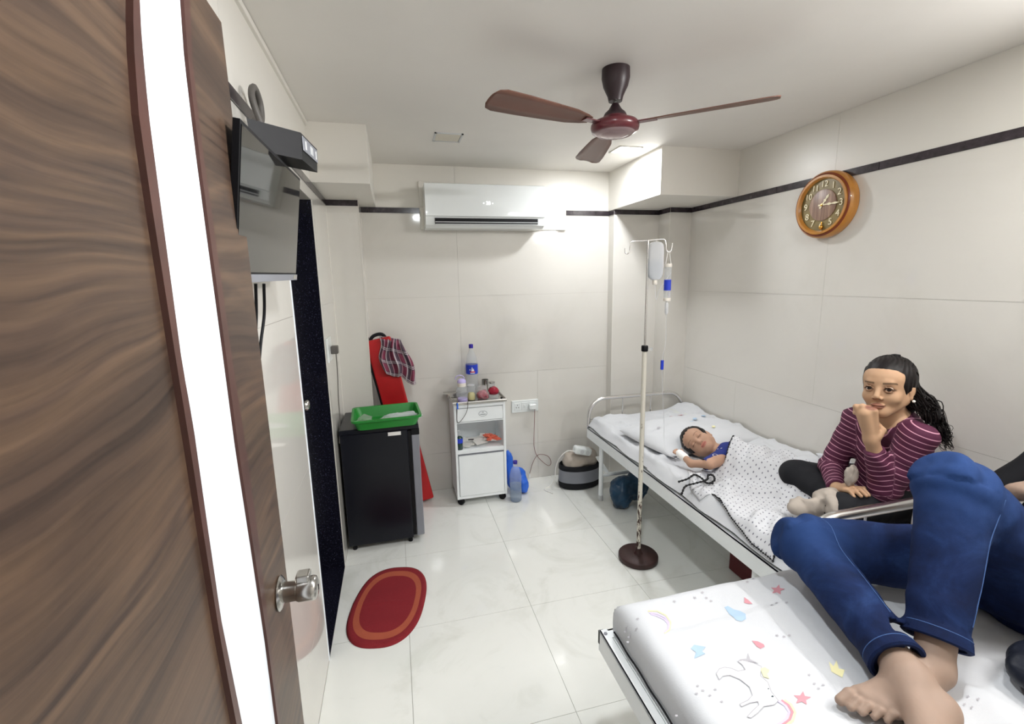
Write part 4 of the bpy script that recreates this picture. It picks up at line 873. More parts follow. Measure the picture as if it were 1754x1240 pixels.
# ------------------------------------------------------------------ things under the long bed
t = thing('storage_basket', (1.33, 3.2, 0), 'oval black and grey fabric basket on the floor behind the bed leg', 'basket')
SX = 1.0; bc = (1.335, 3.215, 0)
build('lower_band', MB().lathe([(.150, .0), (.168, .012), (.171, .05)], bc, 40, sy=.62), 'black_cloth', t); build('grey_band', MB().lathe([(.171, .0505), (.166, .15)], bc, 40, sy=.62, caps=False), 'slate', t)
build('top_band', MB().lathe([(.166, .150), (.169, .156), (.167, .185), (.160, .19), (.156, .15)], bc, 40, sy=.62, caps=False), 'black_cloth', t); build('black_front_curve', MB().lathe([(.1715, .045), (.1725, .052), (.170, .058)], bc, 40, sy=.62, caps=False), 'black_cloth', t)
V, F = sdf_mesh([('e', (1.30, 3.20, .215), (.11, .075, .075), None, .03), ('e', (1.40, 3.22, .215), (.085, .07, .08), None, .03)], [axis(1.1, 1.6, .009), axis(3.05, 3.36, .009), axis(.1, .36, .009)])
N = vnormals(V, F); V = V + N * (ridged(V[:, 0] * 14 + V[:, 2] * 9, V[:, 1] * 12, 2)[:, None] * .008)
tag(npmesh('folded_cloth', V, F, 'grey_cloth'), 'bundled beige cloth filling the black and grey basket', 'cloth')
t = thing('charging_adapter', (1.33, 3.13, .28), 'white adapter lying on the cloth in the basket with a white cable', 'adapter')
build('adapter_body', MB().box((1.255, 3.10, .285), (1.395, 3.17, .345), .018, rot=Matrix.Rotation(.25, 3, 'Y')), 'white_plastic', t)
for x in (1.31, 1.355): build('port', MB().lathe([(.016, 0), (.016, .002), (1e-6, .002)], (x, 3.0985, .318 - (x - 1.31) * .3), 16, Matrix.Rotation(PI / 2, 3, 'X')), 'grey_plastic', t)
build('cable', MB().tube(smooth_path([(1.26, 3.12, .32), (1.20, 3.12, .33), (1.15, 3.14, .28), (1.135, 3.2, .18), (1.13, 3.22, .06), (1.10, 3.24, .006), (1.04, 3.2, .004), (1.08, 3.12, .004)], 8), .004, 8), 'cable', t)
V, F = sdf_mesh([('e', (1.50, 2.80, .13), (.10, .08, .095), None, .03), ('e', (1.61, 2.82, .13), (.08, .08, .11), None, .03), ('e', (1.47, 2.77, .07), (.06, .06, .07), None, .03)], [axis(1.32, 1.75, .01), axis(2.66, 2.95, .01), axis(-.03, .3, .01)])
N = vnormals(V, F); V = V + N * (fbm(V[:, 0] * 22, V[:, 1] * 22, V[:, 2] * 22)[:, None] * .022); V[:, 2] = np.maximum(V[:, 2], 0.0)
tag(npmesh('carrier_bag', V, F, 'darkteal'), 'dark teal plastic bag on the floor under the head of the long bed', 'bag')
tag(build('red_box', MB().box((1.72, 1.74, 0), (1.98, 1.98, .14), .01), 'darkred'), 'dark red box on the floor under the foot end of the long bed', 'box')
# ------------------------------------------------------------------ drip stand
pc = Vector((1.285, 2.20, 0)); t = thing('drip_stand', pc, 'tall drip stand with chipped cream pole and round brown base beside the bed', 'drip stand')
build('base', MB().lathe([(.108, 0), (.112, .004), (.112, .028), (.108, .033), (.026, .037), (.020, .05), (.014, .07)], pc, 48), 'iron', t)
build('lower_pole', MB().tube([pc + Vector((0, 0, .05)), pc + Vector((0, 0, 1.235))], .0125, 18), 'rust', t); build('collar', MB().lathe([(.017, 1.225), (.018, 1.23), (.018, 1.252), (.016, 1.256)], pc, 20), 'black', t)
up = build('upper_pole', MB().tube([pc + Vector((0, 0, 1.24)), pc + Vector((0, 0, 1.803))], .006, 12), 'chrome', t)
build('clamp_knob', MB().tube([pc + Vector((.015, 0, 1.235)), pc + Vector((.04, -.01, 1.235))], [.004, .01], 10), 'clear', t)
rx = Vector((.969, -.246, 0)).normalized()
def P_(s, z, off=0): return pc + rx * s + Vector((rx.y, -rx.x, 0)) * off + Vector((0, 0, z))
build('hook_bar', MB().tube(smooth_path([P_(-.118, 1.765), P_(-.116, 1.742), P_(-.105, 1.736), P_(-.094, 1.748), P_(-.090, 1.782), P_(-.080, 1.796), P_(0, 1.801), P_(.07, 1.806), P_(.084, 1.803), P_(.092, 1.785), P_(.096, 1.752), P_(.108, 1.742), P_(.120, 1.748), P_(.126, 1.785)], 6), .0032, 8), 'chrome', t)
# drip bottle
t = thing('drip_bottle', P_(.04, 1.6), 'clear soft drip bottle hanging from the hook bar', 'drip bottle'); c0 = P_(.042, 1.60)
def flat_bottle(prof, c, th):
    V = []; n = 28; F = []
    for hw, z in prof:
        for k in range(n):
            a = 2 * PI * k / n; e = .7; x = hw * math.copysign(abs(math.cos(a)) ** e, math.cos(a)); y = min(th, hw) * math.copysign(abs(math.sin(a)) ** e, math.sin(a)); V.append(c + rx * x + Vector((-rx.y, rx.x, 0)) * y + Vector((0, 0, z)))
    F = [(i * n + k, i * n + (k + 1) % n, (i + 1) * n + (k + 1) % n, (i + 1) * n + k) for i in range(len(prof) - 1) for k in range(n)] + [tuple(range(n))[::-1], tuple((len(prof) - 1) * n + k for k in range(n))]
    return MB().add(V, F, True)
build('bottle_body', flat_bottle([(.012, .0), (.022, .003), (.032, .012), (.039, .03), (.041, .06), (.0395, .165), (.036, .180), (.026, .190), (.008, .194)], c0, .02), 'clear_soft', t)
build('fluid', flat_bottle([(.016, .004), (.031, .012), (.035, .03), (.0355, .10)], c0, .015), 'bluewater', t)
build('neck', MB().lathe([(.010, -.024), (.013, -.02), (.013, -.004), (.017, .003)], c0, 18), 'cream_plastic', t); build('hanger', MB().tube([c0 + Vector((0, 0, .19)), c0 + Vector((0, 0, .2))], .003, 8), 'cable', t)
# measured burette with its line
c1 = P_(.108, 1.42); t = thing('burette_set', c1, 'clear drip burette with a blue label and long thin line to the child', 'drip line')
build('chamber', MB().lathe([(.012, .075), (.018, .08), (.018, .245), (.012, .25)], c1, 20), 'clear', t); build('top_cap', MB().lathe([(.019, .245), (.020, .25), (.019, .262)], c1, 20), 'cream_plastic', t); build('base_cap', MB().lathe([(.018, .070), (.020, .074), (.019, .086)], c1, 20), 'cream_plastic', t)
build('wrap_label', MB().lathe([(.0185, .125), (.0185, .18)], c1, 20, caps=False), 'blue', t); build('scale_marks', MB().box(tuple(c1 + Vector((-.006, -.019, .09))), tuple(c1 + Vector((.004, -.0175, .118)))), 'pgrey', t)
build('drip_chamber', MB().lathe([(.004, .0), (.009, .008), (.009, .055), (.004, .068)], c1, 16), 'clear_soft', t)
build('hanger', MB().tube([c1 + Vector((-.016, 0, .26)), c1 + Vector((-.004, 0, .325)), c1 + Vector((.004, 0, .325)), c1 + Vector((.016, 0, .26))], .002, 6), 'cable', t)
hnd = at(1163, 783, Z=.665); l1 = at(1134, 625, Y=c1.y + .02); l2 = at(1137, 720, Y=2.24)
build('line', MB().tube(smooth_path([c1, c1 + Vector((.003, 0, -.15)), l1, l2, at(1139, 770, Z=.66), hnd + Vector((-.03, 0, .0)), hnd], 10), .0013, 6), 'clear_soft', t)
build('line', MB().tube(smooth_path([c0 + Vector((0, 0, -.02)), c0 + Vector((.01, 0, -.1)), c0 + Vector((.03, 0, -.05)), c1 + Vector((.02, 0, .22))], 8), .0012, 6), 'clear_soft', t)
build('roller_clamp', MB().box(tuple(l1 + Vector((-.007, -.006, -.026))), tuple(l1 + Vector((.007, .006, .026))), .002), 'blue', t)
# ------------------------------------------------------------------ near bed (crosswise in the foreground)
cx0, cx1, cy0, cy1 = .585, 2.19, .40, 1.222
t = thing('attendant_bed', (1.38, .81, 0), 'low white steel bed set crosswise in the foreground', 'bed')
build('side_rail', MB().box((cx0, cy1 - .006, .42), (cx1, cy1, .485)).box((cx0, cy1 - .035, .481), (cx1, cy1, .485)), 'white_metal', t); build('side_rail', MB().box((cx0, cy0, .42), (cx1, cy0 + .006, .485)).box((cx0, cy0, .481), (cx1, cy0 + .035, .485)), 'white_metal', t)
er = build('end_rail', MB().box((cx0 - .004, cy0, .415), (cx0 + .003, cy1 + .002, .487), .001).box((cx0 - .004, cy0, .482), (cx0 + .024, cy1 + .002, .487), .001), 'white_metal', t); build('end_rail', MB().box((cx1 - .006, cy0 + .01, .42), (cx1, cy1 - .01, .485)), 'white_metal', t)
build('corner_cap', MB().box((cx0 - .0055, cy1 - .004, .44), (cx0 + .012, cy1 + .0045, .486), .001), 'black', er); build('bolt', MB().lathe([(.006, 0), (.006, .002), (1e-6, .0025)], (cx0 + .010, cy1 - .018, .487), 12), 'slate', er)
build('bed_deck', MB().box((cx0 + .03, cy0 + .01, .470), (cx1 - .01, cy1 - .01, .480)), 'white_metal', t)
for x in (cx0 + .42, cx1 - .08):
    for y in (cy0 + .06, cy1 - .06): build('leg', MB().tube([(x, y, 0), (x, y, .47)], .015, 12), 'white_metal', t)
def hm2(x, y):
    x = np.asarray(x, float); y = np.asarray(y, float); z = .600 + .005 * fbm(x * 5, y * 5, 4) + .004 * (ridged(x * 3, y * 3.5, 2) - .5)
    cr = 1.045 + .03 * (x - .8); s = np.clip((x - .66) / .1, 0, 1) * np.clip((1.4 - x) / .3, 0, 1); z = z + s * .005 * (1 / (1 + np.exp(-(cr - y) / .0015)) - .5)    # overlap of the cover
    z = z + .035 * np.exp(-(((x - 1.30) / .06) ** 2 + ((y - .60) / .10) ** 2)) + .02 * np.exp(-(((x - 1.62) / .2) ** 2 + ((y - 1.1) / .09) ** 2))
    z = z + .012 * np.clip(ridged(x * 6 - y * 3, y * 5 + x * 2, 2) - .2, 0, 1) * np.clip((x - 1.15) / .2, 0, 1)
    return z
m2 = thing('mattress', (1.38, .81, .485), 'mattress in a pastel printed white cover on the near bed', 'mattress')
mx0, mx1, my0, my1 = .625, 2.19, .44, 1.212
def edge2(x, y, r=.045):
    e = np.minimum(np.minimum(x - mx0, mx1 - x), np.minimum(y - my0, my1 - y)); d = np.clip(r - e, 0, r); return hm2(x, y) - (r - np.sqrt(np.maximum(r * r - d * d, 0)))
hf_slab('printed_cover', mx0, mx1, my0, my1, .482, hm2, 'sheet', m2, (130, 70), .045)
build('gap_shade', MB().tube([(mx0 - .006, y, .497 + .002 * math.sin(y * 50)) for y in np.linspace(my0 + .02, my1 - .02, 50)], .003, 6), 'trim_black', m2)  # black tube stands in for the dark, shaded gap under the mattress edge
def pr2(pts, m_, off=.0012, name='print'): return motif(name, pts, m_, m2, edge2, .014, off, .602)
def ribbon_px(pts, wd): # band around a pixel polyline
    P = [Vector(p) for p in pts]; L = []; R = []
    for i, p in enumerate(P):
        d = (P[min(i + 1, len(P) - 1)] - P[max(i - 1, 0)]).normalized(); n = Vector((-d.y, d.x)); L.append(p + n * wd / 2); R.append(p - n * wd / 2)
    return [(q.x, q.y) for q in L + R[::-1]]
pr2(star_px(1332, 1009, 13, .2), 'pink'); pr2(star_px(1374, 1196, 16, .1, sy=.8), 'pink')
pr2([(1275, 1022), (1281, 1026), (1289, 1033), (1282, 1033), (1275, 1031)], 'pink'); pr2([(1288, 1097), (1298, 1098), (1308, 1103), (1310, 1107), (1303, 1111), (1296, 1107)], 'pink')
pr2([(1241, 1037), (1247, 1035), (1257, 1041), (1268, 1044), (1277, 1051), (1278, 1060), (1270, 1064), (1261, 1062), (1250, 1050)], 'skyblue')
pr2([(1189, 1104), (1209, 1108), (1202, 1116), (1208, 1121), (1189, 1130), (1192, 1118), (1183, 1111)], 'skyblue')
pr2([(1420, 1132), (1428, 1140), (1433, 1130), (1437, 1144), (1447, 1146), (1443, 1159), (1424, 1149)], 'lemon')
for k, (m_, d) in enumerate((('lemon', 0), ('violet', 5), ('violet', 9))): pr2(ribbon_px([(1110 + d * .5, 1044 + d * .6), (1126, 1043 + d), (1141 - d * .3, 1050 + d * .8), (1149 - d * .4, 1062 + d * .5), (1147 - d * .4, 1076), (1138, 1084 - d * .3)], 2.6), m_)
body = [(1227, 1156), (1232, 1148), (1241, 1145), (1252, 1146), (1264, 1151), (1277, 1148), (1272, 1140), (1264, 1134), (1272, 1132), (1290, 1136), (1304, 1142), (1302, 1158), (1315, 1169), (1321, 1186), (1333, 1202), (1326, 1209), (1308, 1212), (1298, 1223), (1286, 1231), (1280, 1229), (1290, 1219), (1300, 1210), (1298, 1204), (1284, 1207), (1270, 1213), (1267, 1209), (1281, 1203), (1289, 1193), (1284, 1178), (1268, 1165), (1250, 1158), (1238, 1160), (1232, 1166)]
pr2(body, 'pwhite', .0014); 
for i in range(len(body)): pr2(ribbon_px([body[i], body[(i + 1) % len(body)]], 1.5), 'pgrey', .0018)
pr2([(1266, 1131), (1279, 1129), (1281, 1119), (1285, 1130), (1301, 1137), (1286, 1134)], 'pgrey', .002); pr2([(1302, 1146), (1310, 1143), (1318, 1148), (1314, 1155), (1318, 1163), (1308, 1160)], 'lemon', .002)
pr2(star_px(1323, 1195, 2.6, 0, .8), 'emblem', .0024); pr2(star_px(1316, 1181, 1.8, 0, .8), 'emblem', .0024)
for k, m_ in enumerate(('violet', 'pink', 'lemon')): pr2(ribbon_px([(1333 + 5 * k, 1202 - k), (1345 + 5 * k, 1210 - k), (1352 + 5 * k, 1222), (1346 + 6 * k, 1234 + k), (1330 + 6 * k, 1244 + 2 * k)], 4.5), m_)
for x, y in [(1195, 1175), (1204, 1183), (1193, 1188), (1216, 1192), (1225, 1182), (1236, 1203), (1072, 1057), (1078, 1067), (1090, 1070), (1092, 1057), (1076, 1076), (1155, 1027), (1203, 1013), (1210, 1022), (1218, 1027), (1190, 1022), (1330, 1032), (1322, 1036), (1347, 1034), (1343, 1090), (1352, 1088), (1331, 1088), (1395, 1170), (1402, 1178), (1410, 1172), (1386, 1155), (1168, 1218), (1160, 1200), (1280, 995), (1290, 988), (1650, 1215), (1662, 1222), (1655, 1206), (1672, 1214)]:
    pr2(star_px(x, y, 3.6, random.random(), .5), 'pgrey')
V, F = sdf_mesh([('e', (1.53, .60, .655), (.15, .10, .05), None, .02), ('e', (1.62, .56, .68), (.10, .10, .06), None, .03)], [axis(1.3, 1.8, .01), axis(.4, .76, .01), axis(.55, .78, .01)])
N = vnormals(V, F); V = V + N * (fbm(V[:, 0] * 18, V[:, 1] * 18, V[:, 2] * 18)[:, None] * .014); V[:, 2] = np.maximum(V[:, 2], hm2(V[:, 0], V[:, 1]) + .002)
tag(npmesh('cloth_bag', V, F, 'darkbag'), 'dark soft bag at the near edge of the near bed', 'bag')
# ------------------------------------------------------------------ blanket over the child
def body_h(x, y):
    """raised shape of the covered child"""
    ax_, ay, bx_, by_ = 1.72, 2.00, 1.89, 1.50; dx, dy = bx_ - ax_, by_ - ay; L = dx * dx + dy * dy; t_ = ((x - ax_) * dx + (y - ay) * dy) / L; tt = np.clip(t_, 0, 1); d = np.hypot(x - ax_ - tt * dx, y - ay - tt * dy)
    wdt = .125 - .025 * tt; return (.135 - .045 * tt) * np.exp(-(d / wdt) ** 3)
def hb(x, y):
    x = np.asarray(x, float); y = np.asarray(y, float); f = ridged(x * 3.2 + y * 3.0 + 5, (y - x) * 5.5, 3)
    fold = .026 * np.clip(f - .25, 0, 1.3) * np.clip((x - 1.37) / .08, 0.15, 1) + .030 * np.exp(-((y - (1.85 - .9 * (x - 1.45))) / .035) ** 2) * np.clip((x - 1.42) / .1, 0, 1) * np.clip((1.75 - x) / .1, 0, 1)
    return hm1(x, y) + .010 + body_h(x, y) + fold
bp = [(1.96, 2.19), (1.785, 2.065), (1.625, 1.945), (1.55, 1.96), (1.46, 2.02), (1.39, 1.90), (1.375, 1.80), (1.42, 1.775), (1.39, 1.62), (1.36, 1.44), (1.358, 1.33), (1.44, 1.38), (1.58, 1.46), (1.72, 1.40), (1.90, 1.38), (2.04, 1.5), (2.13, 1.8), (2.08, 2.08)]
V, F = drape(bp, hb, .012); o = npmesh('blanket', V, F, 'dotted'); so = o.modifiers.new('s', 'SOLIDIFY'); so.thickness = .006; so.offset = 1
tag(o, 'white muslin blanket with grey dots and black scalloped edge over the child', 'blanket')
def trim_run(pts, par, n_per=.011, lift=.007):
    bd = resample([tuple(p) for p in pts], .006)[:-1] if False else []
    P = []
    for a, b in zip(pts[:-1], pts[1:]):
        a, b = Vector(a), Vector(b); n = max(1, int((b - a).length / .006)); P += [a + (b - a) * (k / n) for k in range(n)]
    z = hb(np.array([p.x for p in P]), np.array([p.y for p in P])) + lift; mb = MB(); path = [(p.x, p.y, float(q)) for p, q in zip(P, z)]; mb.tube(path, .0026, 6)
    acc = 0
    for i in range(1, len(path)):
        acc += (Vector(path[i]) - Vector(path[i - 1])).length
        if acc > n_per: acc = 0; mb.sph(path[i], .0048, 4)
    r = build('scalloped_trim', mb, 'trim_black', par); r['kind'] = 'stuff'; return r
trim_run([(1.96, 2.19), (1.785, 2.065), (1.625, 1.945)], o)
trim_run([(1.42, 1.775), (1.39, 1.62), (1.36, 1.44), (1.358, 1.33), (1.44, 1.38)], o)
hr = lambda px, py, z=.615: at(px, py, Z=z)
for pts in ([(1163, 825), (1178, 820), (1190, 813), (1203, 820), (1210, 827), (1222, 828)], [(1168, 845), (1174, 833), (1190, 828), (1205, 824), (1212, 820), (1213, 814), (1221, 814), (1224, 822), (1216, 828)]):
    mb = MB(); pp = smooth_path([hr(*p) for p in pts], 8); mb.tube(pp, .004, 6)
    for k in range(0, len(pp), 3): mb.sph(pp[k], .006, 4)
    r = build('scalloped_trim', mb, 'trim_black', o); r['kind'] = 'stuff'
# corner of the sheet pulled up beyond the blanket and the taupe scarf
V, F = sdf_mesh([('e', (1.49, 1.335, .615), (.075, .07, .045), None, .03), ('e', (1.43, 1.30, .59), (.05, .05, .05), None, .03)], [axis(1.3, 1.68, .007), axis(1.2, 1.5, .007), axis(.5, .72, .007)])
N = vnormals(V, F); V = V + N * (ridged(V[:, 0] * 12, V[:, 1] * 12, 2)[:, None] * .007); V[:, 2] = np.maximum(V[:, 2], hm1(V[:, 0], V[:, 1]) + .004)
tag(npmesh('bunched_cloth', V, F, 'sheet'), 'small crumpled white cloth at the foot corner of the long bed beside the denim knee', 'cloth')
sc_ = [hr(1388, 872, .66), hr(1405, 868, .67), hr(1425, 862, .69), hr(1438, 852, .70), hr(1430, 875, .68)]
V, F = sdf_mesh([('c', sc_[0], sc_[1], .022, .03, .02), ('c', sc_[1], sc_[2], .03, .034, .02), ('c', sc_[2], sc_[3], .03, .02, .02), ('e', sc_[4], (.035, .03, .04), None, .02), ('e', hr(1372, 872, .65), (.05, .03, .02), None, .02)], [axis(1.45, 2.0, .006), axis(1.2, 1.7, .006), axis(.58, .8, .006)])
N = vnormals(V, F); V = V + N * (ridged(V[:, 0] * 20 + V[:, 2] * 14, V[:, 1] * 16, 2)[:, None] * .010 + .006); V[:, 2] += .012
tag(npmesh('scarf', V, F, 'grey_cloth'), 'crumpled taupe scarf in front of the seated person', 'scarf')
tag(blob('crumpled_cloth', (2.13, 1.72, .665), (.05, .12, .03), 'sheet', .02, n=30), 'crumpled white cloth along the wall behind the black knee', 'cloth')
tag(blob('handkerchief', tuple(at(1458, 815, Y=1.36)), (.030, .018, .045), 'grey_cloth', .006, n=20, flat=False), 'pale grey cloth held between the arms of the seated person', 'cloth')
# ================================================================== PEOPLE
def Fr(r, f, u): return np.array([r, f, u])
def head_prims(Hc, R, s, child=False):
    Hc = np.array(Hc); W = lambda p: Hc + s * (p[0] * R[0] + p[1] * R[1] + p[2] * R[2]); E = lambda c, r, k=.012: ('e', W(c), tuple(q * s for q in r), R, k * s); Cc_ = lambda a, b, ra, rb, k=.01: ('c', W(a), W(b), ra * s, rb * s, k * s)
    p = [E((0, -.014, .034), (.072, .092, .080)), E((0, .030, -.018), (.060, .060, .078), .03), E((0, .030, .045), (.062, .056, .045), .03)]
    if child: p += [E((0, .058, -.072), (.020, .018, .016), .03), Cc_((.042, .0, -.045), (.010, .055, -.070), .026, .016, .03), Cc_((-.042, .0, -.045), (-.010, .055, -.070), .026, .016, .03), E((.034, .052, -.036), (.026, .024, .026), .02), E((-.034, .052, -.036), (.026, .024, .026), .02)]
    else: p += [E((0, .064, -.088), (.019, .016, .015), .03), Cc_((.050, -.005, -.045), (.012, .060, -.086), .020, .015, .03), Cc_((-.050, -.005, -.045), (-.012, .060, -.086), .020, .015, .03), E((.037, .058, -.030), (.022, .022, .022), .02), E((-.037, .058, -.030), (.022, .022, .022), .02)]
    p += [Cc_((-.030, .078, .028), (.030, .078, .028), .011, .011, .012)]
    for x in (-.031, .031): p.append(('sub', W((x, .098, .004)), (.015 * s, .012 * s, .010 * s), R, .012 * s))
    if not child: p += [Cc_((0, .084, .014), (0, .104, -.024), .0065, .0095, .012), E((.011, .094, -.031), (.0075, .008, .0065), .006), E((-.011, .094, -.031), (.0075, .008, .0065), .006)]
    else: p += [Cc_((0, .080, .006), (0, .092, -.022), .006, .009, .012), E((.009, .084, -.026), (.007, .007, .006), .006), E((-.009, .084, -.026), (.007, .007, .006), .006)]
    zl = -.058 if not child else -.046; yl = .089 if not child else .080
    p += [E((0, yl, zl), (.021, .010, .0048), .004), E((0, yl - .001, zl - .009), (.017, .010, .0062), .004), E((.012, yl - .002, zl + .001), (.010, .008, .004), .004), E((-.012, yl - .002, zl + .001), (.010, .008, .004), .004)]
    for sx in (-1, 1):   # lids and ears
        zi = .0105 if not child else -.004
        if not child:
            a = [(.018, .086, .002), (.025, .0920, .0116), (.035, .0920, .0122), (.045, .082, .002)]
            for q0, q1 in zip(a[:-1], a[1:]): p.append(Cc_((sx * q0[0], q0[1], q0[2]), (sx * q1[0], q1[1], q1[2]), .0030, .0030, .003))
            b = [(.018, .086, .002), (.027, .0900, -.0052), (.037, .0885, -.0048), (.045, .082, .002)]
            for q0, q1 in zip(b[:-1], b[1:]): p.append(Cc_((sx * q0[0], q0[1], q0[2]), (sx * q1[0], q1[1], q1[2]), .0030, .0030, .003))
        else: p.append(E((sx * .030, .078, .000), (.0155, .012, .0105), .006))
        p += [E((sx * .073, -.008, -.008), (.007, .016, .026), .006), E((sx * .077, -.012, -.004), (.006, .012, .020), .004), E((sx * .074, -.004, -.032), (.006, .008, .009), .004)]
    return p, W
def paint_face(V, Hc, R, s, base, child=False):
    q = (V - np.array(Hc)) @ R.T / s; x, y, z = np.abs(q[:, 0]), q[:, 1], q[:, 2]; col = np.tile(np.array(srgb(*base)[:3]), (len(V), 1))
    def blend(m, c, a=1.0):
        m = (np.clip(m, 0, 1) * a)[:, None]; col[:] = col * (1 - m) + np.array(srgb(*c)[:3]) * m
    near = (y > .05) & (np.abs(q[:, 0]) < .08) & (np.abs(z) < .12)
    zl = -.058 if not child else -.046; g = lambda d, w_: np.exp(-(d / w_) ** 2)
    blend(near * np.clip(1.4 - ((x / .021) ** 2 + ((z - zl + .004) / .0105) ** 2), 0, 1) * 2 * (y > .07), (140, 88, 76) if not child else (176, 100, 92), .85)
    blend(near * g(z - zl + .0045, .0014) * (x < .019), (84, 40, 38), .8)
    zb = .027 - .25 * (x - .034) ** 2 / .02 + (.0 if child else 0)
    blend(near * (x > .014) * (x < .052) * g(z - (.026 + .10 * (x - .016) - 3.4 * np.maximum(x - .034, 0) ** 2 * 4),   .0032 if not child else .0022), (40, 26, 22), .95 if not child else .5)
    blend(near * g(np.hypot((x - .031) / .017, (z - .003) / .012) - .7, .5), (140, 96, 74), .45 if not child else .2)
    if child: blend(near * (x > .014) * (x < .046) * g(z - (-.004 - 4 * (x - .030) ** 2 * -1), .0016), (50, 30, 26), .9)
    else:
        for (x0, z0, x1, z1) in [(.018, .002, .025, .0098), (.025, .0098, .035, .0104), (.035, .0104, .047, .002)]:
            t_ = np.clip(((x - x0) * (x1 - x0) + (z - z0) * (z1 - z0)) / ((x1 - x0) ** 2 + (z1 - z0) ** 2), 0, 1); blend(near * g(np.hypot(x - x0 - t_ * (x1 - x0), z - z0 - t_ * (z1 - z0)), .0032), (34, 20, 17), 1.0)
        t_ = np.clip((x - .018) / .027, 0, 1); blend(near * g(z - (.003 - .009 * np.sin(t_ * PI)), .0015) * (x > .018) * (x < .045), (60, 36, 30), .7)
    blend(near * g(np.hypot(x - .010, z + .035), .0035) * (y > .085), (90, 56, 46), .7)
    return col
# ------------------------------------------------------------------ seated woman in the striped top
Hc = np.array([1.8528, 1.3498, 1.1729]); RW = Fr((-.3283, .9424, -.0641), (-.9443, -.3258, .0459), (.0224, .0756, .9969))
W_root = thing('person', (1.95, 1.4, .6), 'person in a striped plum top sitting cross legged, chin on fist', 'person')
hp_, WL = head_prims(Hc, RW, 1.0)
Lsh = np.array(at(1575, 748, Y=1.235)); Rsh = np.array(at(1467, 718, Y=1.505)); Lel = np.array(at(1517, 836, Y=1.305)); fistc = np.array(at(1482, 704, Y=1.325)); Lwr = np.array(at(1492, 752, Y=1.315)); Rel = np.array(at(1424, 800, Y=1.56)); Rwr = np.array(at(1434, 838, Y=1.42)); Rhd = np.array(at(1465, 838, Y=1.34))
nb = (Lsh + Rsh) / 2 + np.array([.02, 0, .015]); chest = np.array([1.99, 1.40, .90]); pel = np.array([2.05, 1.43, .685])
away = np.array([.70, .60, -.1]); away /= np.linalg.norm(away); side = np.array([.52, -.85, -.05]); side /= np.linalg.norm(side); upv = np.array([0, 0, 1.])
def hand_fist(wr, c, side, away, up, s=1.0):
    """palm, four curled fingers of unequal length and a thumb; knuckles point up"""
    p = [('c', wr, c + up * -.005, .023 * s, .026 * s, .02)]; 
    for i, (o, L) in enumerate(((-.030, .90), (-.010, 1.0), (.010, .96), (.029, .82))):
        k = c + side * o * s + up * (.022 - .006 * abs(i - 1.2)) * s; base_ = wr + side * o * .45 * s + up * .02
        p.append(('c', base_, k, .012 * s, .0115 * s, .010)); m1 = k + away * .030 * L * s + up * -.004 * s; m2_ = m1 + up * -.026 * L * s - away * .004 * s; m3 = m2_ - away * .018 * L * s
        p += [('c', k, m1, .0105 * s, .0092 * s, .003), ('c', m1, m2_, .0090 * s, .0082 * s, .003), ('c', m2_, m3, .0080 * s, .0072 * s, .003)]
    tb = wr + side * .022 * s + up * .015; p += [('c', tb, tb + side * .012 * s + up * .028 + away * .014, .013 * s, .0105 * s, .008), ('c', tb + side * .012 * s + up * .028 + away * .014, tb + up * .045 + away * .034 - side * .004, .0102 * s, .0085 * s, .003)]
    return p
prims = list(hp_)
prims += [('c', Hc + np.array([.03, .01, -.06]), nb + np.array([0, 0, .0]), .046, .055, .03), ('c', nb, chest, .075, .09, .05), ('c', chest, pel, .09, .11, .05), ('c', Lsh, nb, .045, .05, .03), ('c', Rsh, nb, .045, .05, .03)]
prims += [('c', Lsh, Lel, .042, .036, .02), ('c', Lel, Lwr, .036, .0235, .02), ('c', Rsh, Rel, .042, .034, .02), ('c', Rel, Rwr, .033, .023, .02)]
prims += hand_fist(Lwr, fistc + np.array([0, 0, -.004]), side, away, upv, .98)
hd = Rhd - Rwr; hd /= np.linalg.norm(hd); hs = np.cross(hd, [0, 0, 1.]); hs /= np.linalg.norm(hs)
prims.append(('c', Rwr, Rwr + hd * .06, .022, .026, .015))
for i, (o, L) in enumerate(((-.030, .075), (-.010, .085), (.010, .08), (.028, .062))):
    k = Rwr + hd * .065 + hs * o; m1 = k + hd * L * .45 + np.array([0, 0, -.006]); m2_ = m1 + hd * L * .35 + np.array([0, 0, -.022]); prims += [('c', Rwr + hd * .02 + hs * o * .5, k, .012, .011, .008), ('c', k, m1, .0100, .0088, .003), ('c', m1, m2_, .0086, .0072, .003)]
prims += [('c', Rwr + hd * .02 - hs * .022, Rwr + hd * .055 - hs * .045, .012, .0095, .008), ('c', Rwr + hd * .055 - hs * .045, Rwr + hd * .085 - hs * .045, .009, .0075, .003)]
Lhip, Rhip = np.array([2.05, 1.35, .67]), np.array([2.05, 1.52, .67]); Rkn = np.array(at(1352, 812, Z=.69)) + np.array([.03, -.01, -.005]); Lkn = np.array([1.70, 1.345, .682]); Rank = np.array([1.80, 1.36, .645]); Lank = np.array([1.83, 1.55, .645])
prims += [('c', Rhip, Rkn, .062, .045, .02), ('c', Rkn, Rank, .045, .030, .02), ('c', Lhip, Lkn, .062, .045, .02), ('c', Lkn, Lank, .045, .03, .02)]
axs = [axis(1.55, 2.2, .0062, [(Hc[0] - .13, Hc[0] + .04, .0026)]), axis(1.1, 1.75, .0062, [(Hc[1] - .11, Hc[1] + .10, .0026)]), axis(.58, 1.32, .0062, [(Hc[2] - .12, Hc[2] + .06, .0026)])]
V, F = sdf_mesh(prims, axs); col = paint_face(V, Hc, RW, 1.0, (186, 150, 120)); npmesh('body', V, F, 'skin_w', W_root, attrs={'tint': col})
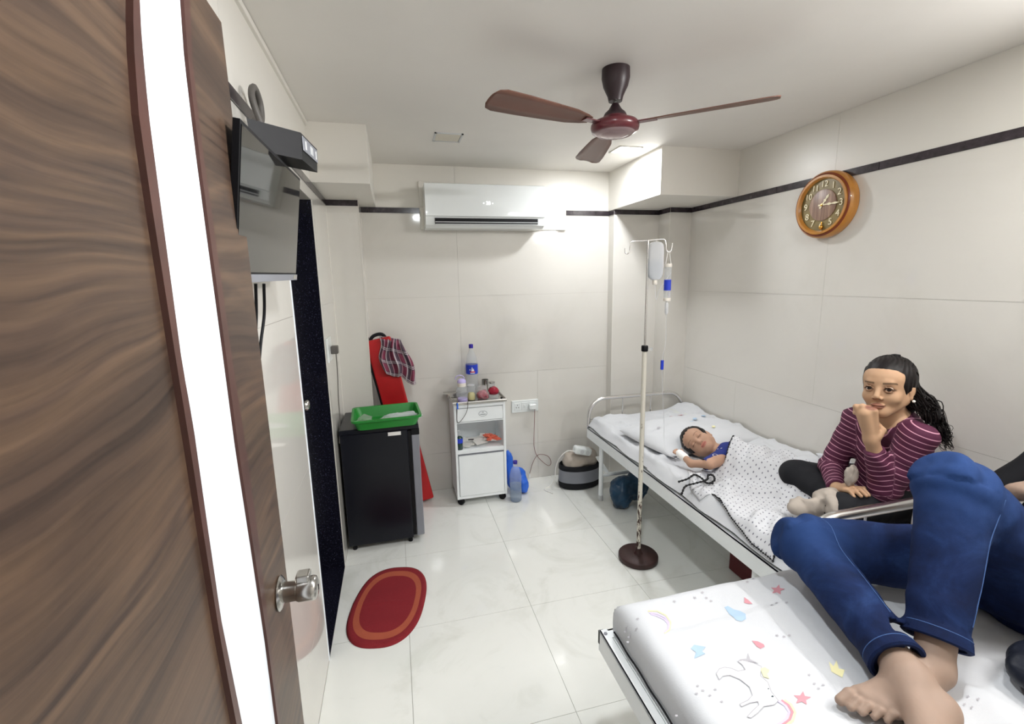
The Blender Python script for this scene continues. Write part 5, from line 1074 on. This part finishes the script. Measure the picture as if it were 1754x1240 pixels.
for sx in (-1, 1):
    ec = WL((sx * .0315, .0785, .002)); e = build('eyeball', MB().sph(ec, .0125, 12), 'eye', W_root); look = np.array([0, 0, H_CAM]) - ec; look /= np.linalg.norm(look); fwd = RW[1]; look = look * .8 + fwd * .35; look /= np.linalg.norm(look)
    build('iris', MB().sph(ec + look * .0066, .0078, 10), 'iris', e)
build('earring', MB().sph(WL((-.083, -.002, -.043)), .0055, 8), 'pearl', W_root)
neck = [nb + np.array(q) for q in ((-.02, -.062, .035), (-.055, -.045, .0), (-.085, -.015, -.045), (-.085, .015, -.045), (-.055, .055, .0), (-.02, .07, .035))]
build('gold_chain', MB().tube(smooth_path([Vector(q) for q in neck], 8), .0022, 6).sph(nb + np.array((-.092, 0, -.055)), .007, 8), 'gold', W_root)
# sweater
cuffL = Lwr * .80 + Lel * .20; cuffR = Rwr * .93 + Rel * .07; nh = (Hc + np.array([.015, .0, -.10]))
sw = [('c', nb + np.array([.025, 0, -.03]), chest, .088, .112, .05), ('c', chest, pel + np.array([0, 0, .0]), .115, .135, .06), ('e', chest + np.array([-.045, -.035, -.0]), (.06, .07, .07), None, .05), ('e', chest + np.array([-.045, .05, -.0]), (.06, .07, .07), None, .05),
      ('c', Lsh, nb + np.array([.02, 0, -.012]), .052, .062, .05), ('c', Rsh, nb + np.array([.02, 0, -.012]), .050, .062, .05), ('c', Lsh, Lel, .054, .052, .025), ('c', Lel, cuffL, .053, .037, .02), ('c', Rsh, Rel, .050, .048, .025), ('c', Rel, cuffR, .048, .036, .02)]
nL = (Lwr - Lel) / np.linalg.norm(Lwr - Lel); nR = (Rwr - Rel) / np.linalg.norm(Rwr - Rel)
sw += [('cut', cuffL, nL, .06), ('cut', cuffR, nR, .05), ('sub', nb + np.array([-.035, 0, .055]), (.075, .068, .070), None, .012)]
V, F = sdf_mesh(sw, [axis(1.6, 2.22, .0055), axis(1.1, 1.75, .0055), axis(.6, 1.2, .0055)])
segs = [(Lsh, Lel, .0), (Lel, cuffL, .3), (Rsh, Rel, .1), (Rel, cuffR, .4)]; dd = np.full(len(V), 1e9); st = np.zeros(len(V))
for a, b, off in segs:
    d, tl_ = seg_t(V, a, b); m_ = d < dd; st[m_] = tl_[m_] + off; dd[m_] = d[m_]
dt, _ = seg_t(V, nb + np.array([.02, 0, -.02]), pel); dist_n = np.linalg.norm((V - (nb + np.array([.0, 0, .02]))) * np.array([1, 1, .85]), axis=1); tor = (dt - .105) < (dd - .052); st[tor] = dist_n[tor] + .6
N = vnormals(V, F); wr_ = (ridged(V[:, 0] * 9 + V[:, 2] * 12, V[:, 1] * 10 - V[:, 2] * 6, 2) - .5); V = V + N * (wr_[:, None] * .0045); V[:, 0] = np.minimum(V[:, 0], 2.20)
npmesh('striped_top', V, F, 'striped', W_root, attrs={'stripe': st})
# trousers
tr_ = [('c', pel + np.array([0, 0, -.0]), pel + np.array([.0, 0, -.02]), .125, .12, .04), ('c', Rhip, Rkn, .088, .066, .03), ('c', Rkn, Rank, .066, .048, .02), ('c', Lhip, Lkn, .088, .066, .03), ('c', Lkn, Lank, .064, .046, .02)]
V, F = sdf_mesh(tr_, [axis(1.55, 2.21, .007), axis(1.2, 1.78, .007), axis(.56, .84, .007)]); N = vnormals(V, F); V = V + N * ((ridged(V[:, 0] * 8, V[:, 1] * 8, 2) - .5)[:, None] * .005); V[:, 2] = np.maximum(V[:, 2], .602); V[:, 0] = np.minimum(V[:, 0], 2.20)
npmesh('black_trousers', V, F, 'black_cloth', W_root)
# hair: scalp cap and wavy strands
def hair_cap(Hc, R, s, rad, cutc, cutr, extra=(), off=(0, -.018, .034)):
    W = lambda p: np.array(Hc) + s * (p[0] * R[0] + p[1] * R[1] + p[2] * R[2]); pr = [('e', W(off), tuple(q * s for q in rad), R, .01)]
    for c, r_ in extra: pr.append(('e', W(c), tuple(q * s for q in r_), R, .02))
    for c, r_ in zip(cutc, cutr): pr.append(('sub', W(c), tuple(q * s for q in r_), R, .008))
    lo = np.array(Hc) - .2 * s; hi = np.array(Hc) + .2 * s; return sdf_mesh(pr, [axis(lo[i], hi[i], .0036) for i in range(3)]), W
(V, F), WW = hair_cap(Hc, RW, 1, (.0835, .106, .0930), [(0, .128, -.018), (0, .06, -.082), (.088, .035, -.060), (-.090, .030, -.060)], [(.066, .085, .076), (.09, .09, .06), (.045, .06, .05), (.035, .05, .05)], [((0, -.075, .0), (.066, .055, .07)), ((-.03, -.085, -.04), (.055, .05, .07))])
q_ = (V - Hc) @ RW.T; N = vnormals(V, F); V = V + N * (.0018 * np.sin(q_[:, 0] * 420 + 6 * np.sin(q_[:, 1] * 40)) * np.clip((.055 - q_[:, 1]) / .04, .05, 1))[:, None]
hcap = npmesh('hair', V, F, 'hair', W_root)
mb = MB(); tail0 = WW((-.045, -.085, -.02)); rr_ = random.Random(5)
tp = [np.array(tail0), np.array(at(1582, 690, Y=1.27)), np.array(at(1600, 715, Y=1.235)), np.array(at(1612, 740, Y=1.21)), np.array(at(1622, 765, Y=1.20))]
for k in range(230):
    L = rr_.uniform(.62, 1.0); spread = rr_.uniform(.0, 1); a = rr_.uniform(0, 2 * PI); ph_ = rr_.uniform(0, 6.28); am = rr_.uniform(.007, .019); pts = []
    start = WW((rr_.uniform(-.062, .02), rr_.uniform(-.10, -.05), rr_.uniform(-.03, .07)))
    for i in range(22):
        u_ = i / 21 * L; seg = u_ * (len(tp) - 1); i0 = min(int(seg), len(tp) - 2); c_ = tp[i0] * (1 - (seg - i0)) + tp[i0 + 1] * (seg - i0); rad = (.052 * (1 - .60 * u_)) * (.3 + .7 * spread)
        p = c_ + np.array([math.cos(a) * rad * .7, math.sin(a) * rad, math.sin(a + 1) * rad * .6]); p = p + np.array([math.sin(ph_ + u_ * 24), math.cos(ph_ + u_ * 21), math.sin(ph_ * 2 + u_ * 17)]) * am * min(1, u_ * 3)
        w0 = max(0, 1 - u_ * 5); p = p * (1 - w0) + start * w0; p[0] = min(p[0], 2.2); pts.append(Vector(p))
    mb.tube(pts, [.0030 * (1 - .75 * i / 21) for i in range(22)], 4, caps=False)
for k in range(70):   # loose locks over the crown and temple
    a = rr_.uniform(-1, 1); pts = []
    for i in range(9):
        u_ = i / 8; th_ = 1.32 + u_ * 1.45; sa_ = math.sin(a * 1.25); ca_ = math.cos(a * 1.25); p = (.0845 * sa_, -.018 + .1065 * ca_ * math.cos(th_), .034 + .0935 * max(.15, ca_) * math.sin(th_)); pts.append(Vector(WW(p)) + Vector((0, 0, .0012 * math.sin(k + i))))
    mb.tube(pts, [.0024 - .0019 * abs(i / 4 - 1) for i in range(9)], 4, caps=False)
s_ = build('wavy_strands', mb, 'hair', hcap); s_['kind'] = 'stuff'
build('hair_clip', MB().box(tuple(WW((-.01, -.03, .118)) - .012), tuple(WW((-.01, -.03, .118)) + .012), .004), 'black', hcap)
# ------------------------------------------------------------------ sleeping child
Hk = np.array([1.6462, 2.184, .677]); RK = Fr((-.5229, .0018, -.8524), (-.7217, -.5331, .4416), (-.4536, .8461, .2801)); sk = .93
K = thing('person', (1.72, 2.0, .6), 'sleeping child in a blue tee with a bandaged hand on the long bed', 'person')
kp, WK = head_prims(Hk, RK, sk, True); sh = np.array([1.715, 2.035, .650]); kR = np.array(at(1215, 795, Z=.66)); kL = np.array([1.80, 2.10, .655]); kel = np.array(at(1184, 794, Z=.635)); kwr = np.array(at(1172, 783, Z=.637)); khd = np.array(at(1163, 776, Z=.645)); kp2 = np.array([1.79, 1.80, .640])
kp += [('c', Hk + RK[2] * -.05, sh, .036, .04, .02), ('c', sh, kp2, .058, .052, .03), ('c', kR, sh, .028, .045, .02), ('c', kL, sh, .032, .05, .03), ('c', kR, kel, .0235, .020, .012), ('c', kel, kwr, .021, .016, .010), ('c', kwr, khd, .019, .018, .01),
       ('c', kL, np.array([1.90, 2.02, .65]), .03, .025, .02), ('c', kp2, np.array([1.86, 1.58, .635]), .045, .03, .03)]
for i, o_ in enumerate((-.016, -.005, .006, .016)):
    d_ = np.array([-.45, .75, .1]); d_ /= np.linalg.norm(d_); s2 = np.array([.8, .5, .2]); kp.append(('c', khd + s2 * o_, khd + s2 * o_ * 1.2 + d_ * (.030 - .004 * abs(i - 1.4)) + np.array([0, 0, .004]), .0065, .0055, .004))
kp.append(('c', kwr + np.array([.01, .01, .01]), khd + np.array([.022, .012, .014]), .008, .006, .004))
V, F = sdf_mesh(kp, [axis(1.40, 1.98, .006, [(Hk[0] - .1, Hk[0] + .06, .0028)]), axis(1.5, 2.32, .006, [(Hk[1] - .1, Hk[1] + .07, .0028)]), axis(.57, .80, .006, [(Hk[2] - .05, Hk[2] + .1, .0028)])])
npmesh('body', V, F, 'skin_c', K, attrs={'tint': paint_face(V, Hk, RK, sk, (180, 144, 122), True)})
(V, F), WW2 = hair_cap(Hk, RK, sk, (.0850, .1050, .0930), [(0, .125, -.026), (0, .055, -.095), (.09, .03, -.04), (-.09, .03, -.04)], [(.070, .085, .076), (.12, .10, .06), (.03, .05, .045), (.03, .05, .045)]); q_ = (V - Hk) @ RK.T; N = vnormals(V, F); V = V + N * (.0012 * np.sin(q_[:, 0] * 300 + 5 * np.sin(q_[:, 2] * 60)))[:, None]; V[:, 2] = np.maximum(V[:, 2], .592)
npmesh('hair', V, F, 'hair', K)
tee = [('c', sh + np.array([.0, .0, .0]), kp2, .068, .062, .03), ('c', kR * .85 + kel * .15, sh, .031, .052, .02), ('c', kL, sh, .042, .055, .03), ('sub', Hk + RK[2] * -.09 + RK[1] * .02, (.05, .05, .045), RK, .01)]
V, F = sdf_mesh(tee, [axis(1.5, 1.95, .005), axis(1.6, 2.2, .005), axis(.57, .78, .005)]); te = npmesh('blue_tee', V, F, 'shirt_blue', K); Vt_, Ft_ = V, F
V, F = sdf_mesh([('c', kwr * .9 + kel * .1, khd * .85 + kwr * .15, .023, .023, .01)], [axis(1.38, 1.62, .004), axis(1.9, 2.3, .004), axis(.57, .72, .004)]); npmesh('bandage', V, F, 'bandage', K)
# white letters on the tee, laid on the chest
dirb = (kp2 - sh); dirb[2] = 0; dirb /= np.linalg.norm(dirb); up3 = np.array([0, 0, 1.]); yv = -dirb; xv = np.array([-yv[1], yv[0], 0]) * -1; xv = np.cross(yv, up3)
cpos = np.array(at(1225, 775, Z=.735)); yb_ = np.array([.0, .0, 0])
xa = np.array(at(1228, 768, Z=.735)) - np.array(at(1222, 783, Z=.735)); xa /= np.linalg.norm(xa); n3 = np.array([-.25, -.30, .92]); n3 /= np.linalg.norm(n3); xa = xa - n3 * (xa @ n3); xa /= np.linalg.norm(xa); ya = np.cross(n3, xa)
from mathutils.bvhtree import BVHTree
tree_t = BVHTree.FromPolygons([tuple(q) for q in Vt_], [tuple(int(i) for i in f) for f in Ft_])
for ch, (px, py) in (('D', (1226, 780)), ('I', (1233, 768))):
    d_ = (at(px, py, Z=.6) - Vector((0, 0, H_CAM))).normalized(); loc, nn, _, _ = tree_t.ray_cast(Vector((0, 0, H_CAM)), d_)
    if loc is None: continue
    x_ = Vector(xa); x_ = (x_ - nn * x_.dot(nn)).normalized(); y_ = nn.cross(x_); p_ = loc + nn * .02; mt4 = Matrix(((x_.x, y_.x, nn.x, p_.x), (x_.y, y_.y, nn.y, p_.y), (x_.z, y_.z, nn.z, p_.z), (0, 0, 0, 1)))
    lt = text('letter', ch, .042, 'paper', mt4, te, .0006); bb = base_of(te)
    for v_ in lt.data.vertices:
        w_ = v_.co + bb; h_, n_, _, _ = tree_t.ray_cast(w_ + nn * .02, -nn)
        if h_ is not None: v_.co = h_ + nn * .0016 - bb
# ------------------------------------------------------------------ person in jeans on the near bed
J = thing('person', (1.7, .8, .6), 'person lying on the near bed in blue jeans, knees bent, ankles crossed, barefoot', 'person')
pv = np.array([1.72, .83, .715]); hA = np.array([1.68, .92, .72]); hB = np.array([1.72, .76, .73]); kA = np.array([1.262, 1.105, .745]); kB = np.array([1.475, .86, 1.02])
aA = np.array([1.125, .688, .676]); aB = np.array([1.222, .702, .664]); chestJ = np.array([1.98, .80, .88]); neckJ = np.array([2.06, .80, 1.06]); headJ = np.array([2.06, .80, 1.18])
RJ = Fr((0, 1, 0), (-1, 0, 0), (0, 0, 1)); jp, WJ = head_prims(headJ, RJ, 1.0)
def foot(an, heel, toe, upd, big, s=1.0, nrm_=None):
    """heel, instep, ball and five unequal toes; big = sign of the big-toe side"""
    an, heel, toe = map(np.array, (an, heel, toe)); d = toe - heel; L = np.linalg.norm(d); d = d / L; upd = np.array(upd, float); upd -= d * (upd @ d); upd /= np.linalg.norm(upd); sd = np.cross(d, upd) * big
    p = [('c', an, heel + upd * .012, .034, .030, .025), ('e', heel, (.034, .034, .030), None, .02), ('c', an + d * .01, heel + d * .11 + upd * .012, .034, .026, .03), ('c', heel + d * .02, heel + d * .165 + sd * .018, .027, .022, .03), ('c', heel + d * .03 - sd * .008, heel + d * .15 - sd * .022, .025, .018, .03), ('e', an + upd * .0 + np.cross(d, upd) * .028, (.012, .012, .014), None, .012), ('e', an - np.cross(d, upd) * .028, (.012, .012, .014), None, .012)]
    for i, (o, st_, ln, r_) in enumerate(((.033, .168, .052, .0120), (.0115, .170, .046, .0088), (-.006, .164, .040, .0082), (-.023, .155, .034, .0078), (-.039, .144, .028, .0074))):
        b0 = heel + d * st_ + sd * o; m0 = b0 + d * ln * .5 + upd * .006; e0 = b0 + d * ln - upd * .004; p += [('c', heel + d * .10 + sd * o * .6, b0, .014, r_, .012), ('c', b0, m0, r_ * .95, r_, .004), ('c', m0, e0, r_, r_ * 1.02, .003)]
    return p
hBl = np.array([1.188, .700, .636]); tB = hBl + np.array([-.995, -.06, -.04]) * .245; hAl = np.array([1.132, .622, .650]); tA = np.array(at(1560, 1400, Z=.635)); tA = hAl + (tA - hAl) / np.linalg.norm(tA - hAl) * .24
jp += [('c', hA, kA, .07, .05, .03), ('c', kA, aA, .048, .040, .02), ('c', hB, kB, .07, .05, .03), ('c', kB, aB, .048, .040, .02), ('c', pv, chestJ, .10, .11, .05), ('c', chestJ, neckJ, .09, .05, .04), ('c', neckJ, headJ, .05, .05, .03)]
for sy in (-1, 1): jp += [('c', neckJ + np.array([0, sy * .16, -.06]), neckJ, .045, .05, .03), ('c', neckJ + np.array([0, sy * .17, -.08]), np.array([1.95, .80 + sy * .26, .80]), .042, .034, .02), ('c', np.array([1.95, .80 + sy * .26, .80]), np.array([1.86, .80 + sy * .13, .93]), .034, .024, .02)] + hand_fist(np.array([1.86, .80 + sy * .13, .93]), np.array([1.835, .80 + sy * .06, .955]), np.array([1., 0, .3]), np.array([0, -sy * 1., .1]), np.array([-.2, -sy * .3, .9]), .95)
jp += foot(aB, hBl, tB, (0.05, 0, 1), 1) + foot(aA, hAl, tA, (-.55, .10, .80), -1)
V, F = sdf_mesh(jp, [axis(.92, 2.2, .009, [(.92, 1.30, .0042)]), axis(.38, 1.25, .009, [(.38, .82, .0042)]), axis(.58, 1.34, .009, [(.58, .74, .0042)])]); V[:, 2] = np.maximum(V[:, 2], np.where(V[:, 2] < .7, hm2(V[:, 0], V[:, 1]) - .004, V[:, 2]))
col = paint_face(V, headJ, RJ, 1.0, (154, 132, 118)); col[np.linalg.norm(V - headJ, axis=1) > .2] = np.array(srgb(154, 132, 118)[:3]); npmesh('body', V, F, 'skin_m', J, attrs={'tint': col})
tipd = lambda h_, t_: (t_ - h_) / np.linalg.norm(t_ - h_)
(Vh, Fh), _w = hair_cap(headJ, RJ, 1, (.0830, .105, .092), [(0, .128, -.018), (0, .06, -.085), (.088, .035, -.050), (-.088, .035, -.050)], [(.066, .085, .076), (.10, .09, .06), (.045, .06, .05), (.045, .06, .05)])
npmesh('hair', Vh, Fh, 'hair', J)
for sx in (-1, 1):
    ec = WJ((sx * .0315, .0785, .002)); e = build('eyeball', MB().sph(ec, .0125, 12), 'eye', J); build('iris', MB().sph(ec + RJ[1] * .0066, .0070, 10), 'iris', e)
dA = (aA - kA) / np.linalg.norm(aA - kA); dB = (aB - kB) / np.linalg.norm(aB - kB); cA = aA - dA * .045; cB = aB - dB * .070
je = [('e', pv, (.13, .165, .115), None, .05), ('c', hA, kA, .105, .086, .05), ('c', kA, cA + dA * .03, .082, .059, .03), ('c', hB, kB, .108, .088, .05), ('c', kB, cB + dB * .03, .083, .061, .03), ('cut', cA, dA, .11), ('cut', cB, dB, .11)]
V, F = sdf_mesh(je, [axis(1.0, 1.92, .0075), axis(.55, 1.26, .0075), axis(.58, 1.16, .0075)])
fade = np.zeros(len(V)); wr_ = np.zeros(len(V)); dd = np.full(len(V), 1e9)
for a, b in ((hA, kA), (kA, cA), (hB, kB), (kB, cB)):
    d, tl_ = seg_t(V, a, b); L = np.linalg.norm(b - a); m_ = d < dd; dd[m_] = d[m_]; e_ = np.minimum(tl_, L - tl_)
    crease = np.sin(tl_ * 85 + 3 * fbm(V[:, 0] * 6, V[:, 1] * 6, V[:, 2] * 6)) * np.exp(-e_ / .06); wr_[m_] = crease[m_] * .0042
for k_ in (kA, kB): fade = np.maximum(fade, np.exp(-(np.linalg.norm(V - k_ - np.array([-.03, -.02, .06]), axis=1) / .13) ** 2))
N = vnormals(V, F); V = V + N * (wr_ + .008 * fbm(V[:, 0] * 9, V[:, 1] * 9, V[:, 2] * 9))[:, None]
V[:, 2] = np.where((V[:, 2] < .63), np.maximum(V[:, 2], hm2(V[:, 0], V[:, 1]) + .001), V[:, 2])
jeans = npmesh('jeans', V, F, 'denim', J, attrs={'fade': fade})
def frame_of(d):
    d = Vector(d); q = d.to_track_quat('Z', 'Y').to_matrix(); return q
for c_, d_, R_ in ((cA, dA, .0600), (cB, dB, .0625)):
    q = frame_of(d_); h_ = build('hem', MB().lathe([(R_ - .007, -.028), (R_ + .001, -.028), (R_ + .005, -.01), (R_ + .007, .006), (R_ + .002, .010), (R_ - .006, .008), (R_ - .010, -.02)], tuple(c_), 40, q, sy=1.0, caps=False), 'denim', jeans)
    build('hem_stitch', MB().tube([Vector(c_) + q @ Vector(((R_ + .0032) * math.cos(a), (R_ + .0032) * math.sin(a), -.018)) for a in [k * PI / 24 for k in range(48)]], .0011, 5, closed=True), 'stitch', h_)
def seam(segs_, vec):
    mb = MB(); pts = []
    bv = None
    from mathutils.bvhtree import BVHTree
    tree = BVHTree.FromPolygons([tuple(q) for q in V], [tuple(int(i) for i in f) for f in F])
    for a, b in segs_:
        a, b = Vector(a), Vector(b)
        for i in range(14):
            p = a.lerp(b, i / 14); loc, nn, _, _ = tree.ray_cast(p + Vector(vec) * .3, -Vector(vec)); 
            if loc is not None: pts.append(loc + nn * .0008)
    if len(pts) > 3: mb.tube(smooth_path(pts[::2], 3), .0011, 5); build('leg_seam', mb, 'stitch', jeans)
v1 = Vector((.15, -.75, .65)).normalized(); seam([(hA, kA)], v1); seam([(kA, cA)], Vector((.5, .1, .85)).normalized()); seam([(kB, cB)], Vector((.25, -.95, .15)).normalized())
V2, F2 = sdf_mesh([('c', pv + np.array([.10, 0, .02]), chestJ, .135, .13, .05), ('c', chestJ, neckJ + np.array([0, 0, -.04]), .12, .08, .05)] + [('c', neckJ + np.array([0, s_ * .16, -.07]), np.array([1.97, .80 + s_ * .24, .86]), .058, .052, .03) for s_ in (-1, 1)] + [('c', neckJ + np.array([0, s_ * .16, -.07]), neckJ + np.array([0, 0, -.05]), .055, .06, .03) for s_ in (-1, 1)] + [('sub', neckJ + np.array([-.02, 0, .05]), (.07, .07, .07), None, .01)], [axis(1.66, 2.2, .009), axis(.45, 1.15, .009), axis(.58, 1.15, .009)]); V2[:, 0] = np.minimum(V2[:, 0], 2.2)
npmesh('black_shirt', V2, F2, 'black_cloth', J)
